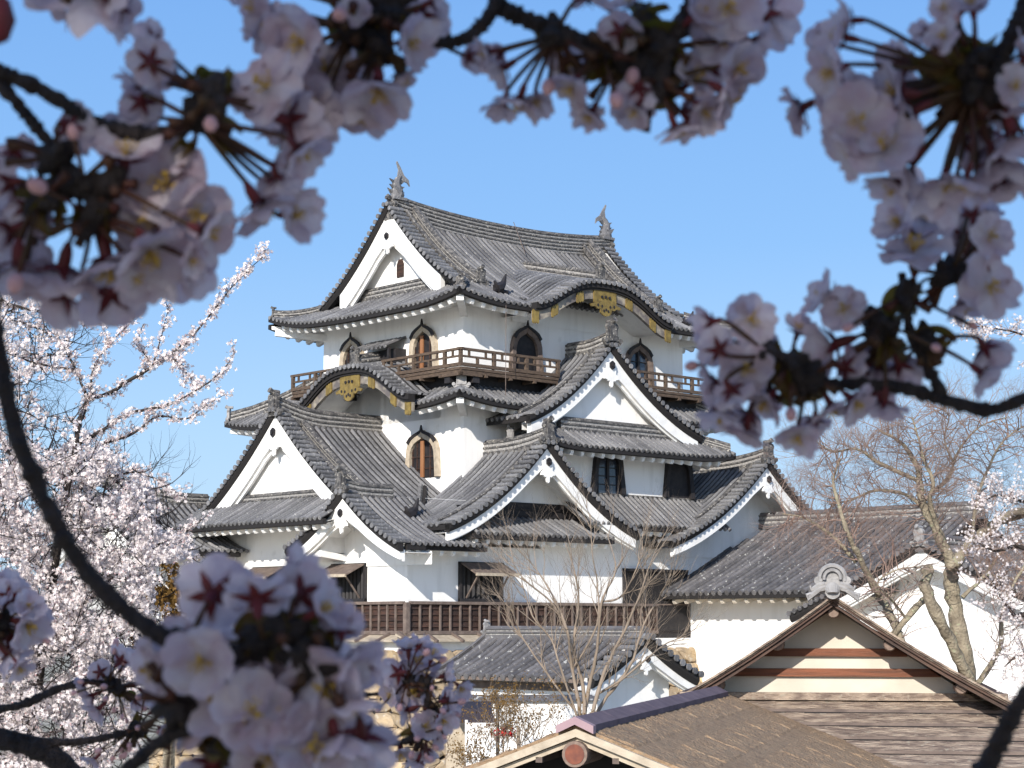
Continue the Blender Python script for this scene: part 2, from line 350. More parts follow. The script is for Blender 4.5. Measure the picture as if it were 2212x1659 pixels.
def gable_trim(parent, fr, zf, TL, TR, wset, zwall, board=0.62, lad=True, orn=1.0, lift=0.0, wallbot=None, tile='tile', bmat='whitetrim', ladlen=0.55,
               boardL=None, boardR=None, wallw=None, taper=0.3, rz=0.0, odrop=0.25):
    zf0 = zf; zf = (lambda t: zf0(t) + rz * max(0, 1 - abs(t) / max(TL, TR)) ** 2)
    """rake tiles, bargeboard, soffit, gable wall and pendant. zf(a) = roof height at lateral distance a (signed ok)"""
    def pts(side, T, n=26): return [(side * T * i / n) for i in range(n + 1)]
    mt = MB(); mbb = MB(); mw = MB()
    for side, T, TB in ((-1, TL, boardL or TL), (1, TR, boardR or TR)):
        ts = pts(side, T)
        # dark edge under the tiles
        vs = []
        for t in ts:
            z = zf(t)
            vs += [fr.V(t, -0.02, z + 0.01), fr.V(t, -0.02, z - 0.14), fr.V(t, 0.06, z - 0.27), fr.V(t, 0.24, z - 0.27), fr.V(t, 0.24, z + 0.01)]
        mt.add(vs, [(i*5+k, i*5+(k+1)%5, (i+1)*5+(k+1)%5, (i+1)*5+k) for i in range(len(ts)-1) for k in range(5)] + [tuple(range(5*(len(ts)-1), 5*len(ts)))], 1)
        # bargeboard, two layers
        tb = pts(side, TB)
        for f0, f1, za, zb in ((0.12, 0.24, -0.24, 1.0), (0.24, 0.34, -0.24, 1.18)):
            vs = []
            for t in tb:
                z = zf(t); x = abs(t) / TB; h = board * (1.08 - taper * x) * zb * (1 + 0.25 * max(0, 1 - abs(t) / 0.8))
                vs += [fr.V(t, f0, z + za), fr.V(t, f0, z + za - h), fr.V(t, f1, z + za - h), fr.V(t, f1, z + za)]
            mbb.add(vs, [(i*4+k, i*4+(k+1)%4, (i+1)*4+(k+1)%4, (i+1)*4+k) for i in range(len(tb)-1) for k in range(4)] + [tuple(range(4*(len(tb)-1), 4*len(tb)))], 0)
        # soffit
        vs = []
        for t in tb: z = zf(t) - 0.32; vs += [fr.V(t, 0.3, z), fr.V(t, wset + 0.05, z)]
        mw.add(vs, [(2*i, 2*i+1, 2*i+3, 2*i+2) for i in range(len(tb)-1)], 0)
        # ladder of short rake tiles
        if lad:
            L = 0; last = None; acc = 0.0; K = 400; prev = fr.V(0, 0, zf(0)); nxt = 0.12
            for i in range(1, K + 1):
                t = side * T * i / K; p = fr.V(t, 0, zf(t)); acc += (p - prev).length
                if acc >= nxt:
                    nxt += 0.27; d = (p - prev).normalized(); bk = Vector((fr.b.x, fr.b.y, 0)); n = d.cross(bk); n = n if n.z > 0 else -n; n.normalize()
                    vs = []
                    for f_, rr in ((-0.08, 0.09), (ladlen * 0.5, 0.08), (ladlen * 0.52, 0.09), (ladlen, 0.08)):
                        for k in range(6):
                            th = math.pi * k / 5; vs.append(p + bk * f_ + d * math.cos(th) * rr + n * (math.sin(th) * rr + 0.03))
                    mt.add(vs, [(j*6+k, j*6+k+1, (j+1)*6+k+1, (j+1)*6+k) for j in range(3) for k in range(5)] + [(5,4,3,2,1,0)], 0)
                    ring = [p + n * 0.03 + bk * -0.11 + (d * math.cos(2*math.pi*k/8) + n * math.sin(2*math.pi*k/8)) * 0.095 for k in range(8)]
                    mt.prism(ring, bk * 0.05, 0)
                prev = p
    # gable wall
    WL, WR = (wallw or (boardL or TL, boardR or TR))
    top = []
    for i in range(21): t = WL * (-1 + i / 20); top.append((t, zf(t) - 0.26))
    for i in range(1, 21): t = WR * i / 20; top.append((t, zf(t) - 0.26))
    zb = zwall
    cols = [(t, max(z, zb + 0.01)) for t, z in top]
    vs = []
    for t, z in cols: vs += [fr.V(t, wset, zb), fr.V(t, wset, z)]
    mw.add(vs, [(2*i, 2*i+2, 2*i+3, 2*i+1) for i in range(len(cols)-1)], 0)
    mt.build('rake_tiles', [tile, 'eavedark'], parent)
    b = mbb.build('bargeboard', bmat, parent); g = mw.build('gable_wall', 'white', parent)
    if orn:
        s = orn; m1 = MB(); m2 = MB(); zt = zf(0) - 0.5 * board - 0.25 - odrop
        half = [(0, 0.28), (0.2, 0.2), (0.27, 0.0), (0.25, -0.22), (0.36, -0.30), (0.42, -0.42), (0.26, -0.44), (0.2, -0.5), (0.1, -0.48), (0.07, -0.68), (0, -0.74)]
        poly = half + [(-a, c) for a, c in reversed(half[1:-1])]
        m1.prism([fr.V(a * s * 0.9, 0.03, zt - 0.15*s + c * s) for a, c in poly], Vector((fr.b.x, fr.b.y, 0)) * 0.08, 0)
        m2.prism([fr.V(0.14 * s * math.cos(R(60*k + 30)), -0.04, zt - 0.05*s + 0.17 * s * math.sin(R(60*k + 30))) for k in range(6)], Vector((fr.b.x, fr.b.y, 0)) * 0.09, 0)
        m2.prism([fr.V(0.07 * s * math.cos(R(60*k + 30)), -0.09, zt - 0.05*s + 0.08 * s * math.sin(R(60*k + 30))) for k in range(6)], Vector((fr.b.x, fr.b.y, 0)) * 0.06, 0)
        p = m1.build('gable_pendant', 'whitetrim', parent); m2.build('hexagon_boss', 'dark', parent)
    return zf

def gable_part(root, name): 
    o = bpy.data.objects.new(name, None); COL.objects.link(o); o.parent = root; o.empty_display_size = 0.2; return o
# ================================================================ castle tower
T = castle_thing('castle_tower', 'white plastered three-storey castle keep with many grey tiled gables and gilt trim', 'castle')
X_, Y_ = Vector((1, 0)), Vector((0, 1))
def walls(name, a, b, parent, mat_='white', bev=0.0):
    m = MB(); m.box(a, b); return m.build(name, mat_, parent)
walls('lower_storey_wall', (-4.2, -2.0, -0.3), (17, 10.3, 2.72), T)
m = MB(); m.box((2.0, -1.99, 2.7), (16.9, 1.0, 3.62)); m.box((-4.19, 0.9, 2.7), (16, 10.29, 3.66)); m.build('lower_storey_upper_wall', 'white', T)
walls('middle_storey_wall', (0, 0, 3.2), (11.8, 12.0, 8.02), T)
walls('bay_wall', (2.7, -1.7, 3.0), (10.25, 0.2, 6.75), T)
walls('top_storey_wall', (0, 0, 8.0), (11.8, 8.6, 11.75), T)

# ---- top roof (hip-and-gable), ridge along u
ZE, AH, HH = 11.64, 5.9, 3.86
def p3(d): x = d / AH; return ZE + HH * (0.62 * x + 0.38 * x * x)
LU = 15.0; LV = 11.8
lu = lift_fn(LU, 0.32); lv0 = lift_fn(LV, 0.32); lv = lambda s, d: lv0(s, d) + 0.3 * max(0, (s - LV + 6) / 6) ** 2 * max(0, 1 - d / 2.8)
g = 1.6; o0 = (-1.6, -1.6)
mb = MB()
# front slope (faces -v): s along u from -1.6 ; d along v
PF = lambda s, d: (-1.6 + s, -1.6 + d); ZF = lambda s, d: p3(d) + lu(s, d) + 0.10 * (abs(s - LU/2) / 5.9) ** 2 * min(1, d / AH)
dF = lambda s: max(0, s if s < g else (LU - s if s > LU - g else AH))
dF2 = lambda s: max(0, min(s, LU - s)) if (s < g or s > LU - g) else AH
roof_face(mb, PF, ZF, 0, g, dF2); roof_face(mb, PF, ZF, g, 3.3, dF2); roof_face(mb, PF, ZF, 3.3, 10.9, dF2, lambda s: 0.9 if 3.7 < s < 10.5 else 0.0); roof_face(mb, PF, ZF, 10.9, LU - g, dF2); roof_face(mb, PF, ZF, LU - g, LU, dF2)
PB = lambda s, d: (-1.6 + s, 10.2 - d)
roof_face(mb, PB, ZF, 0, LU, dF2, pitch=0.5, seg=2)
PL = lambda s, d: (-1.6 + d, -1.6 + s); ZL = lambda s, d: p3(d) + lv(s, d)
dL = lambda s: max(0, min(s, LV - s, 2.45))
roof_face(mb, PL, ZL, 0, LV, dL)
PR = lambda s, d: (13.4 - d, -1.6 + s)
roof_face(mb, PR, ZL, 0, LV, dL, pitch=0.4, seg=1)
roof = mb.build('top_roof', ['tile', 'pan'], T)
mw, md = MB(), MB()
for P, Z, L, a, b in ((PF, ZF, LU, 0, 3.7), (PF, ZF, LU, 10.5, LU), (PL, ZL, LV, 0, LV), (PR, ZL, LV, 0, LV), (PB, ZF, LU, 0, LU)):
    eaves(mw, md, P, Z, a, b, 1.6, lambda s, L=L: min(s, L - s))
for cu, cv, su, sv in ((-1.6, -1.6, 1, 1), (-1.6, 10.2, 1, -1), (13.4, -1.6, -1, 1)):
    zc = ZE + 0.32
    mw.beam((cu + su * 0.22, cv + sv * 0.22, zc - 0.32), (cu + su * 1.75, cv + sv * 1.75, zc - 0.6), 0.26, 0.28)
mw.pieces('eave_soffit', 'whitetrim', roof); md.pieces('eave_edge', 'eavedark', roof)
# gables
fL = Frame((-0.25, 4.3), (0, -1), (1, 0)); fR = Frame((11.85, 4.3), (0, 1), (-1, 0))
zg = lambda t: p3(AH - abs(t)) + 0.10
gable_trim(roof, fL, zg, 4.25, 4.25, 0.72, 12.6, 0.86, orn=0.85, boardL=3.1, boardR=3.1, rz=0.6, taper=0.05, odrop=0.6)
m = MB(); m.prism([(0.42, 4.3 + a, z) for a, z in ((-0.2, 13.35), (0.2, 13.35), (0.2, 13.85), (0.1, 14.05), (-0.1, 14.05), (-0.2, 13.85))], (0.1, 0, 0)); m.build('gable_vent', 'skirtwood', roof)
gable_trim(roof, fR, zg, 4.25, 4.25, 0.9, 12.6, 0.66, orn=0, boardL=3.1, boardR=3.1, rz=0.6)
m = MB()
zr = lambda u: 15.36 + 0.38 * (abs(u - 5.9) / 5.9) ** 2.2
ridge(m, [(u, 4.3, zr(u)) for u in np.linspace(0.15, 11.95, 30)], 0.42, 0.74)
m.build('main_ridge', ['ridge', 'pan', 'mortar'], roof)
m = MB(); ends = MB()
for fr in (fL, fR):
    for sd in (-1, 1):
        for ff, ww, hh in ((0.82, 0.2, 0.12), (1.25, 0.36, 0.3), (1.65, 0.16, 0.08)):
            path = [fr.V(sd * t, ff, p3(AH - t) + 0.12 + 0.5 * (1 - t/4.3) ** 2) for t in np.linspace(0.25, 3.95 if ff != 1.25 else 4.1, 22)]
            ridge(m, path, ww, hh)
        q = fr.V(sd * 4.15, 1.25, p3(AH - 4.15) + 0.2); dd = fr.l * sd
        oni(ends, q, (dd.x, dd.y), 0.62)
for (cu, cv, su, sv) in ((-1.6, -1.6, 1, 1), (-1.6, 10.2, 1, -1), (13.4, -1.6, -1, 1)):
    zz = lambda d, cv=cv: p3(d) + (0.32 if cv < 0 else 0.62) * max(0, 1 - d/2.8) ** 3
    path = [(cu + su * d, cv + sv * d, zz(d) + 0.03) for d in np.linspace(0.15, 1.55, 8)]
    ridge(m, path, 0.34, 0.22)
    oni(ends, Vector((cu + su * 0.12, cv + sv * 0.12, zz(0.1) + 0.05)), (-su, -sv), 0.42)
# ridge course at the foot of the left gable wall
ridge(m, [(0.4, v, 12.76) for v in (2.0, 6.6)], 0.26, 0.3)
m.pieces('sloping_ridge', ['ridge', 'pan', 'mortar'], roof)
oni(ends, Vector((-0.1, 4.3, 15.55)), (-1, 0), 0.95); oni(ends, Vector((11.95, 4.3, 15.55)), (1, 0), 0.95)
ends.pieces('ridge_end_tile', 'ridge', roof)
def shachi(u, d, parent):
    m = MB(); b = Vector((u, 4.3, zr(u) + 0.78)); k = d
    pts = [(-0.05, -0.15), (0.02, 0.1), (0.0, 0.35), (-0.05, 0.6), (0.03, 0.82), (0.16, 1.0)]
    m.tube([b + Vector((k * x, 0, z)) for x, z in pts], [0.26, 0.28, 0.22, 0.17, 0.12, 0.07], 8)
    def fin(pl, th=0.07): m.prism([b + Vector((k * x, -th / 2, z)) for x, z in pl], Vector((0, th, 0)))
    fin([(0.08, 0.8), (0.22, 0.78), (0.5, 0.72), (0.62, 0.58), (0.56, 0.86), (0.34, 1.02), (0.16, 1.35), (-0.02, 1.62), (-0.04, 1.55), (0.06, 1.25), (0.02, 1.0)], 0.06)
    for z in (0.1, 0.35, 0.6): fin([(-0.2, z), (-0.38, z + 0.18), (-0.18, z + 0.14)]); fin([(0.2, z), (0.36, z + 0.16), (0.16, z + 0.16)])
    for s in (-1, 1): m.prism([b + Vector((k * x, s * 0.2, z)) for x, z in ((-0.1, 0.1), (-0.3, 0.42), (0.1, 0.3))], Vector((0, s * 0.05, 0)))
    m.box((u - 0.32, 4.05, zr(u) + 0.62), (u + 0.32, 4.55, zr(u) + 0.74))
    m.v = [(x, y, b.z + (z - b.z) * 0.88) for x, y, z in m.v]
    return m.build('fish_finial', 'tile', parent)
shachi(0.25, 1, T); shachi(11.7, -1, T)

# ---- small ornaments that stand at the ridge feet
def bird(p, d, parent):
    m = MB(); p = Vector(p); d = Vector((d[0], d[1], 0)).normalized()
    m.tube([p - d * 0.2, p + Vector((0, 0, 0.08)), p + d * 0.15 + Vector((0, 0, 0.25)), p + d * 0.28 + Vector((0, 0, 0.6))], [0.2, 0.2, 0.12, 0.03], 7)
    m.tube([p - d * 0.1, p - d * 0.3 + Vector((0, 0, 0.28))], [0.13, 0.05], 6)
    m.tube([p - d * 0.3 + Vector((0, 0, -0.05)), p + d * 0.35 + Vector((0, 0, -0.08))], [0.08, 0.08], 6)
    return m.build('ridge_foot_ornament', 'dark', parent)
bird((1.35, -0.5, 12.35), (1, 0), T); bird((11.2, -0.9, 12.0), (1, 0), T)

# ---- curved (wave) gable on the right face of the top roof
def wave(fr, W_, zc, hh, tilt, back, parent_name, setw, zwall, ridge_to, wallmat='white', fade=False):
    bell = lambda x: 0.0 if abs(x) >= 1 else (0.5 + 0.5 * math.cos(math.pi * abs(x) ** 1.4))
    zf = lambda t: zc + hh * bell(t / W_)
    mb = MB()
    for sd in (-1, 1):
        P = lambda s, d, sd=sd: fr(sd * (W_ - d), s); Z = lambda s, d: zf(W_ - d) + tilt * s * (bell((W_ - d) / W_) ** 0.5 if True else 1)
        roof_face(mb, P, Z, 0.5, back, lambda s: W_ - 0.02, pitch=0.27, cap=False)
    r = mb.build(parent_name, ['tile', 'pan'], T)
    # trim
    mt, mg, ml, mwl = MB(), MB(), MB(), MB()
    n = 44; ts = [-W_ + 2 * W_ * i / n for i in range(n + 1)]
    def strip(mm, f0, f1, za, zb, lo=-1, hi=1):
        q = [t for t in ts if lo * W_ - 1e-6 <= t <= hi * W_ + 1e-6]; vs = []
        for t in q: z = zf(t); vs += [fr.V(t, f0, z + za), fr.V(t, f0, z + zb), fr.V(t, f1, z + zb), fr.V(t, f1, z + za)]
        mm.add(vs, [(i*4+k, i*4+(k+1)%4, (i+1)*4+(k+1)%4, (i+1)*4+k) for i in range(len(q)-1) for k in range(4)] + [(3,2,1,0), tuple(range(4*(len(q)-1), 4*len(q)))], 0)
    md = MB()
    strip(md, 0.0, 0.3, 0.02, -0.2); strip(md, 0.06, 0.3, -0.2, -0.28)
    strip(ml, 0.16, 0.3, -0.28, -0.62)
    bk = Vector((fr.b.x, fr.b.y, 0))
    prev = fr.V(-W_, 0, zf(-W_)); acc = 0; nx = 0.12
    for i in range(1, 601):
        t = -W_ + 2 * W_ * i / 600; p = fr.V(t, 0, zf(t)); acc += (p - prev).length
        if acc > nx:
            nx += 0.27; d = (p - prev).normalized(); nn = d.cross(bk); nn = nn if nn.z > 0 else -nn; vs = []
            for f_, rr in ((-0.08, 0.09), (0.27, 0.08), (0.28, 0.09), (0.58, 0.08)):
                for k in range(6): th = math.pi * k / 5; vs.append(p + bk * f_ + Vector((0, 0, tilt * max(f_, 0) * bell(t / W_) ** 0.5)) + d * math.cos(th) * rr + nn * (math.sin(th) * rr + 0.03))
            mt.add(vs, [(j*6+k, j*6+k+1, (j+1)*6+k+1, (j+1)*6+k) for j in range(3) for k in range(5)] + [(5,4,3,2,1,0)], 0)
            mt.prism([p + nn * 0.03 + bk * -0.11 + (d * math.cos(2*math.pi*k/8) + nn * math.sin(2*math.pi*k/8)) * 0.095 for k in range(8)], bk * 0.05, 0)
        prev = p
    # gilt fittings on the board
    def patch(t0, t1, za, zb, j=0.05):
        k = 6; a = []
        for i in range(k + 1): t = t0 + (t1 - t0) * i / k; a.append((t, zf(t) + za + (j if i % 2 else 0)))
        for i in range(k, -1, -1): t = t0 + (t1 - t0) * i / k; a.append((t, zf(t) + zb - (j if i % 2 else 0)))
        mg.prism([fr.V(t, 0.10, z) for t, z in a], bk * 0.05); mg.cut()
    for c in (-1, 1):
        patch(c * W_ * 0.97 - 0.22, c * W_ * 0.97 + 0.1, -0.28, -0.72)
        patch(c * W_ * 0.72 - 0.16, c * W_ * 0.72 + 0.16, -0.34, -0.68)
        patch(c * W_ * 0.36 - 0.18, c * W_ * 0.36 + 0.18, -0.34, -0.66)
    patch(-0.6, 0.6, -0.12, -0.74, 0.03)
    zt = zf(0) - 0.72
    pend = [(0, 0.1), (0.3, 0.08), (0.52, 0.0), (0.9, -0.12), (1.15, -0.2), (1.05, -0.33), (0.8, -0.3), (0.62, -0.42), (0.42, -0.4), (0.4, -0.6), (0.22, -0.74), (0, -0.8)]
    mg.prism([fr.V(a * 0.72, 0.06, zt + b * 0.68) for a, b in pend + [(-a, b) for a, b in reversed(pend[1:-1])]], bk * 0.06)
    mh = MB()
    for a, b in ((0, 0.3), (-0.28, 0.28), (0.28, 0.28), (0, -0.42), (-0.16, -0.5), (0.16, -0.5), (-0.3, -0.24), (0.3, -0.24), (-0.6, -0.2), (0.6, -0.2)):
        mh.prism([fr.V(a * 0.72 + 0.05 * math.cos(k), 0.045, zt + b * 0.68 + 0.06 * math.sin(k)) for k in np.linspace(0, 5.2, 6)], bk * 0.05); mh.cut()
    mt.build('rake_tiles', 'tile', r); md.pieces('eave_edge', 'eavedark', r); ml.build('lacquered_board', 'lacquer', r)
    mg.pieces('gilt_fitting', 'gold', r); mh.pieces('gilt_fitting_hole', 'dark', r)
    # wall and ceiling behind
    vs = []
    for t in ts[3:-3]: vs += [fr.V(t, setw, zwall), fr.V(t, setw, max(zwall + 0.01, zf(t) - 0.3))]
    mwl.add(vs, [(2*i, 2*i+2, 2*i+3, 2*i+1) for i in range(n - 6)], 0); vs = []
    for t in ts: vs += [fr.V(t, 0.28, zf(t) - 0.36), fr.V(t, setw + 0.02, zf(t) - 0.33)]
    mwl.add(vs, [(2*i, 2*i+1, 2*i+3, 2*i+2) for i in range(n)], 0)
    mwl.build('curved_wall', 'white', r)
    mr = MB(); zz = zf(0)
    ridge(mr, [fr.V(0, f_, zz + tilt * f_ + 0.02) for f_ in np.linspace(0.35, ridge_to, 8)], 0.3, 0.36)
    mr.pieces('ridge', ['ridge', 'pan', 'mortar'], r)
    me = MB(); oni(me, fr.V(0, 0.3, zz + tilt * 0.3 + 0.1), (-fr.b.x, -fr.b.y), 0.68); me.pieces('ridge_end_tile', 'ridge', r)
    return r
fk = Frame((5.5, -1.95), (1, 0), (0, 1))
wave(fk, 3.65, 11.72, 1.15, 0.24, 5.2, 'wave_gable', 1.9, 11.3, 4.6)

# ---- middle roof (skirt) u -1.45..13.25, v -1.45..13.45
Z2 = 7.98
p2 = lambda d: Z2 + 0.55 * d + 0.05 * d * d
LU2, LV2 = 14.7, 14.9
l2u, l2v = lift_fn(LU2, 0.3), lift_fn(LV2, 0.3)
mb = MB()
P2F = lambda s, d: (-1.45 + s, -1.45 + d); Z2F = lambda s, d: p2(d) + l2u(s, d)
P2L = lambda s, d: (-1.45 + d, -1.45 + s); Z2L = lambda s, d: p2(d) + l2v(s, d)
roof_face(mb, P2F, Z2F, 0, LU2, lambda s: max(0, min(s, LU2 - s, 1.5)))
roof_face(mb, P2L, Z2L, 0, 2.6, lambda s: max(0, min(s, 1.5))); roof_face(mb, P2L, Z2L, 9.2, LV2, lambda s: max(0, min(LV2 - s, 1.5 if s < 10 else 4.4)))
P2R = lambda s, d: (13.25 - d, -1.45 + s)
roof_face(mb, P2R, Z2L, 0, LV2, lambda s: max(0, min(s, LV2 - s, 1.5)), pitch=0.5, seg=1)
P2B = lambda s, d: (-1.45 + s, 13.45 - d)
roof_face(mb, P2B, Z2F, 0, LU2, lambda s: max(0, min(s, LU2 - s, 4.9)), pitch=0.5, seg=3)
roof2 = mb.build('middle_roof', ['tile', 'pan'], T)
mw, md = MB(), MB()
for P, Z, L, a, b in ((P2F, Z2F, LU2, 0, LU2), (P2L, Z2L, LV2, 0, 2.7), (P2L, Z2L, LV2, 9.2, LV2), (P2R, Z2L, LV2, 0, LV2)):
    eaves(mw, md, P, Z, a, b, 1.45, lambda s, L=L: min(s, L - s))
for cu, cv, su, sv in ((-1.45, -1.45, 1, 1), (-1.45, 13.45, 1, -1), (13.25, -1.45, -1, 1)):
    mw.beam((cu + su * 0.2, cv + sv * 0.2, Z2 - 0.02), (cu + su * 1.6, cv + sv * 1.6, Z2 - 0.3), 0.26, 0.28)
mw.pieces('eave_soffit', 'whitetrim', roof2); md.pieces('eave_edge', 'eavedark', roof2)
m, e = MB(), MB()
for (cu, cv, su, sv, dm) in ((-1.45, -1.45, 1, 1, 1.2), (-1.45, 13.45, 1, -1, 4.5), (13.25, -1.45, -1, 1, 1.3)):
    zz = lambda d: p2(d) + 0.3 * max(0, 1 - d/2.8) ** 3
    a0 = 0.75 if cv < 0 and cu < 0 else 0.2
    ridge(m, [(cu + su * d, cv + sv * d, zz(d) + 0.02) for d in np.linspace(a0, dm, 8)], 0.34, 0.3)
    oni(e, Vector((cu + su * (a0 - .1), cv + sv * (a0 - .1), zz(a0) + 0.05)), (-su, -sv), 0.6, mi=0)
m.pieces('hip_ridge', ['ridge', 'pan', 'mortar'], roof2); e.pieces('ridge_end_tile', 'silver', roof2)
fk2 = Frame((-1.95, 4.45), (0, -1), (1, 0))
wave(fk2, 3.65, 8.28, 1.32, 0.20, 1.96, 'wave_gable', 1.95, 7.6, 1.9)
# little tiled hood above the left wave gable
mb = MB(); roof_face(mb, lambda s, d: (-0.95 + d, 3.3 + s), lambda s, d: 10.42 + 0.42 * d, 0, 2.3, lambda s: 0.97)
mb.box((-0.5, 3.35, 9.2), (0.0, 5.5, 10.38), 1)
for v in (3.35, 5.45): mb.box((-0.85, v, 9.4), (-0.75, v + 0.1, 10.4), 1)
mb.build('small_hood_roof', ['tile', 'dark'], T)

# ---- balcony round the top storey
def balcony(name, a, b, nrm, openings, T, endpost=True):
    """railing from a to b (2D), outward normal nrm"""
    a, b, nrm = Vector(a), Vector(b), Vector(nrm); d = (b - a); L = d.length; d.normalize()
    m = MB(); P = lambda s, o, z: Vector((*(a + d * s + nrm * o), z))
    m.beam(P(-0.12, 0, 9.83), P(L + 0.12, 0, 9.83), 0.11, 0.09); m.beam(P(0, 0, 9.57), P(L, 0, 9.57), 0.07, 0.07); m.beam(P(0, 0, 9.27), P(L, 0, 9.27), 0.13, 0.12)
    n = max(1, round(L / 0.8))
    for i in range(n + 1):
        s = L * i / n; big = (i % 2 == 0)
        m.beam(P(s, 0, 9.2), P(s, 0, 9.86 if big else 9.58), 0.12 if big else 0.09, 0.12 if big else 0.09, up=Vector((*nrm, 0)))
        if i < n: m.beam(P(s + L/n/2, 0, 9.57), P(s + L/n/2, 0, 9.82), 0.07, 0.07, up=Vector((*nrm, 0)))
    m.build('railing', 'railwood', T)
    f = MB(); f.beam(P(0, -0.5, 9.13), P(L, -0.5, 9.13), 1.1, 0.1); f.beam(P(0, -0.05, 9.02), P(L, -0.05, 9.02), 0.14, 0.14)
    k = int(L / 1.0)
    for i in range(k + 1): f.beam(P(L * i / k, -1.0, 8.93), P(L * i / k, 0.06, 8.93), 0.12, 0.12)
    f.build('balcony_floor', 'railwood', T)
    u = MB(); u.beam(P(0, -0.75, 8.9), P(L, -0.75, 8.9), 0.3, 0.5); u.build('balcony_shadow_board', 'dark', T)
balcony('b', (-1.05, -1.05), (3.75, -1.05), (0, -1), None, T)
balcony('b', (8.1, -1.05), (12.75, -1.05), (0, -1), None, T)
balcony('b', (-1.05, 3.35), (-1.05, -1.05), (-1, 0), None, T)
balcony('b', (-1.05, 9.2), (-1.05, 6.2), (-1, 0), None, T)

# ---- windows
def bell_outline(w_, h_, k=0, base=0.94):
    """ogee-arched outline, origin bottom centre"""
    hw = w_ / 2
    half = [(hw, 0), (hw * 0.96, h_ * 0.4), (hw * 0.92, h_ * 0.62), (hw * 0.83, h_ * 0.75), (hw * 0.66, h_ * 0.85), (hw * 0.42, h_ * 0.915), (hw * 0.2, h_ * 0.955), (hw * 0.06, h_ * 0.985), (0, h_ * 1.03)]
    return half + [(-a, b) for a, b in reversed(half[:-1])]
def bell_window(axis, c, z0, w_, h_, framemat='palewood', shut='shutter', squarish=False, shutx=0.0, glass=False):
    """axis 'u': on a wall facing -u (lateral = v); axis 'v': facing -v (lateral = u). c = (plane, centre)"""
    pl, cc = c
    def G(a, o, z): return Vector((pl - o, cc - a, z0 + z)) if axis == 'u' else Vector((cc + a, pl - o, z0 + z))
    out = bell_outline(w_, h_); t = 0.2
    if squarish:
        hw = w_/2; hf = [(hw, 0), (hw * 0.9, h_ * 0.4), (hw * 0.8, h_ * 0.82), (hw * 0.62, h_ * 0.97), (hw * 0.45, h_)]; out = hf + [(-a, b) for a, b in reversed(hf)]
    inn = [(a * (1 - 2 * t / w_), b * (1 - 1.15 * t / h_) if b > 0.05 else 0.0) for a, b in out]
    m = MB(); n = len(out); vs = []
    for a, b in out: vs += [G(a, 0.0, b), G(a, 0.2, b)]
    for a, b in inn: vs += [G(a, 0.17, b), G(a, -0.0, b)]
    fs = []
    for i in range(n - 1):
        fs += [(2*i, 2*i+2, 2*i+3, 2*i+1), (2*i+1, 2*i+3, 2*n+2*i+2, 2*n+2*i), (2*n+2*i, 2*n+2*i+2, 2*n+2*i+3, 2*n+2*i+1)]
    m.add(vs, fs, 0)
    if not squarish:   # dark scalloped hood over the arch
        hood = [(a * 1.08, b + 0.07) for a, b in out if b > h_ * 0.72]
        hi = [(a * 0.93, b - 0.03) for a, b in out if b > h_ * 0.72]
        top = max(hood, key=lambda q: q[1]); hood = [(a, b + (0.12 if abs(a) < 0.02 else 0)) for a, b in hood]
        for i in range(len(hood) - 1):
            q = [hood[i], hood[i+1], hi[i+1], hi[i]]; m.prism([G(a, 0.16, b) for a, b in q], G(0, 0.23, 0) - G(0, 0.16, 0), 1)
    win = m.build('bell_window', [framemat, 'dark'], T)
    m = MB(); m.add([G(a, 0.03, b) for a, b in inn], [tuple(range(len(inn)))]); m.build('dark_opening', 'dark' if not glass else 'pane', win)
    m = MB()
    if shut:
        m.prism([G(shutx - 0.09, 0.05, 0.02), G(shutx + 0.09, 0.05, 0.02), G(shutx + 0.09, 0.05, h_ * 0.8), G(shutx - 0.09, 0.05, h_ * 0.8)], G(0, 0.11, 0) - G(0, 0.05, 0)); m.build('shutter_board', shut, win)
    if shut:
        m = MB()
        for a in (-0.34, -0.2, 0.2, 0.34): m.beam(G(a * w_, 0.05, 0), G(a * w_, 0.05, h_ * 0.78), 0.05, 0.04)
        for z in (0.2, 0.45): m.beam(G(-w_ * 0.38, 0.05, h_ * z), G(w_ * 0.38, 0.05, h_ * z), 0.04, 0.04)
        m.build('lattice', 'skirtwood', win)
    if glass:
        m = MB()
        m.beam(G(0, 0.07, 0), G(0, 0.07, h_ * 0.9), 0.12, 0.06)
        for z in (0.22, 0.42, 0.62, 0.8): m.beam(G(-w_ * 0.34, 0.06, h_ * z), G(w_ * 0.34, 0.06, h_ * z), 0.04, 0.03)
        for a in (-0.3, 0.3): m.beam(G(a * w_, 0.06, 0), G(a * w_, 0.06, h_ * 0.85), 0.05, 0.05)
        m.build('glazing_bar', 'dark', win)
    return win
bell_window('u', (0, 2.2), 9.25, 1.6, 1.9, shutx=-0.12); bell_window('u', (0, 6.6), 9.25, 1.5, 1.9, shutx=0.3)
bell_window('v', (0, 3.02), 9.25, 1.6, 1.9, framemat='batten', shut=None); bell_window('v', (0, 9.12), 9.25, 1.6, 1.85, framemat='batten', shut=None, glass=True)
bell_window('u', (0, 2.2), 5.42, 1.9, 1.72, shutx=-0.05)
bell_window('v', (-1.7, 5.65), 4.88, 1.75, 1.6, framemat='dark', shut=None, squarish=True, glass=True)
bell_window('v', (-1.7, 9.55), 4.88, 1.7, 1.6, framemat='dark', shut=None, squarish=True)

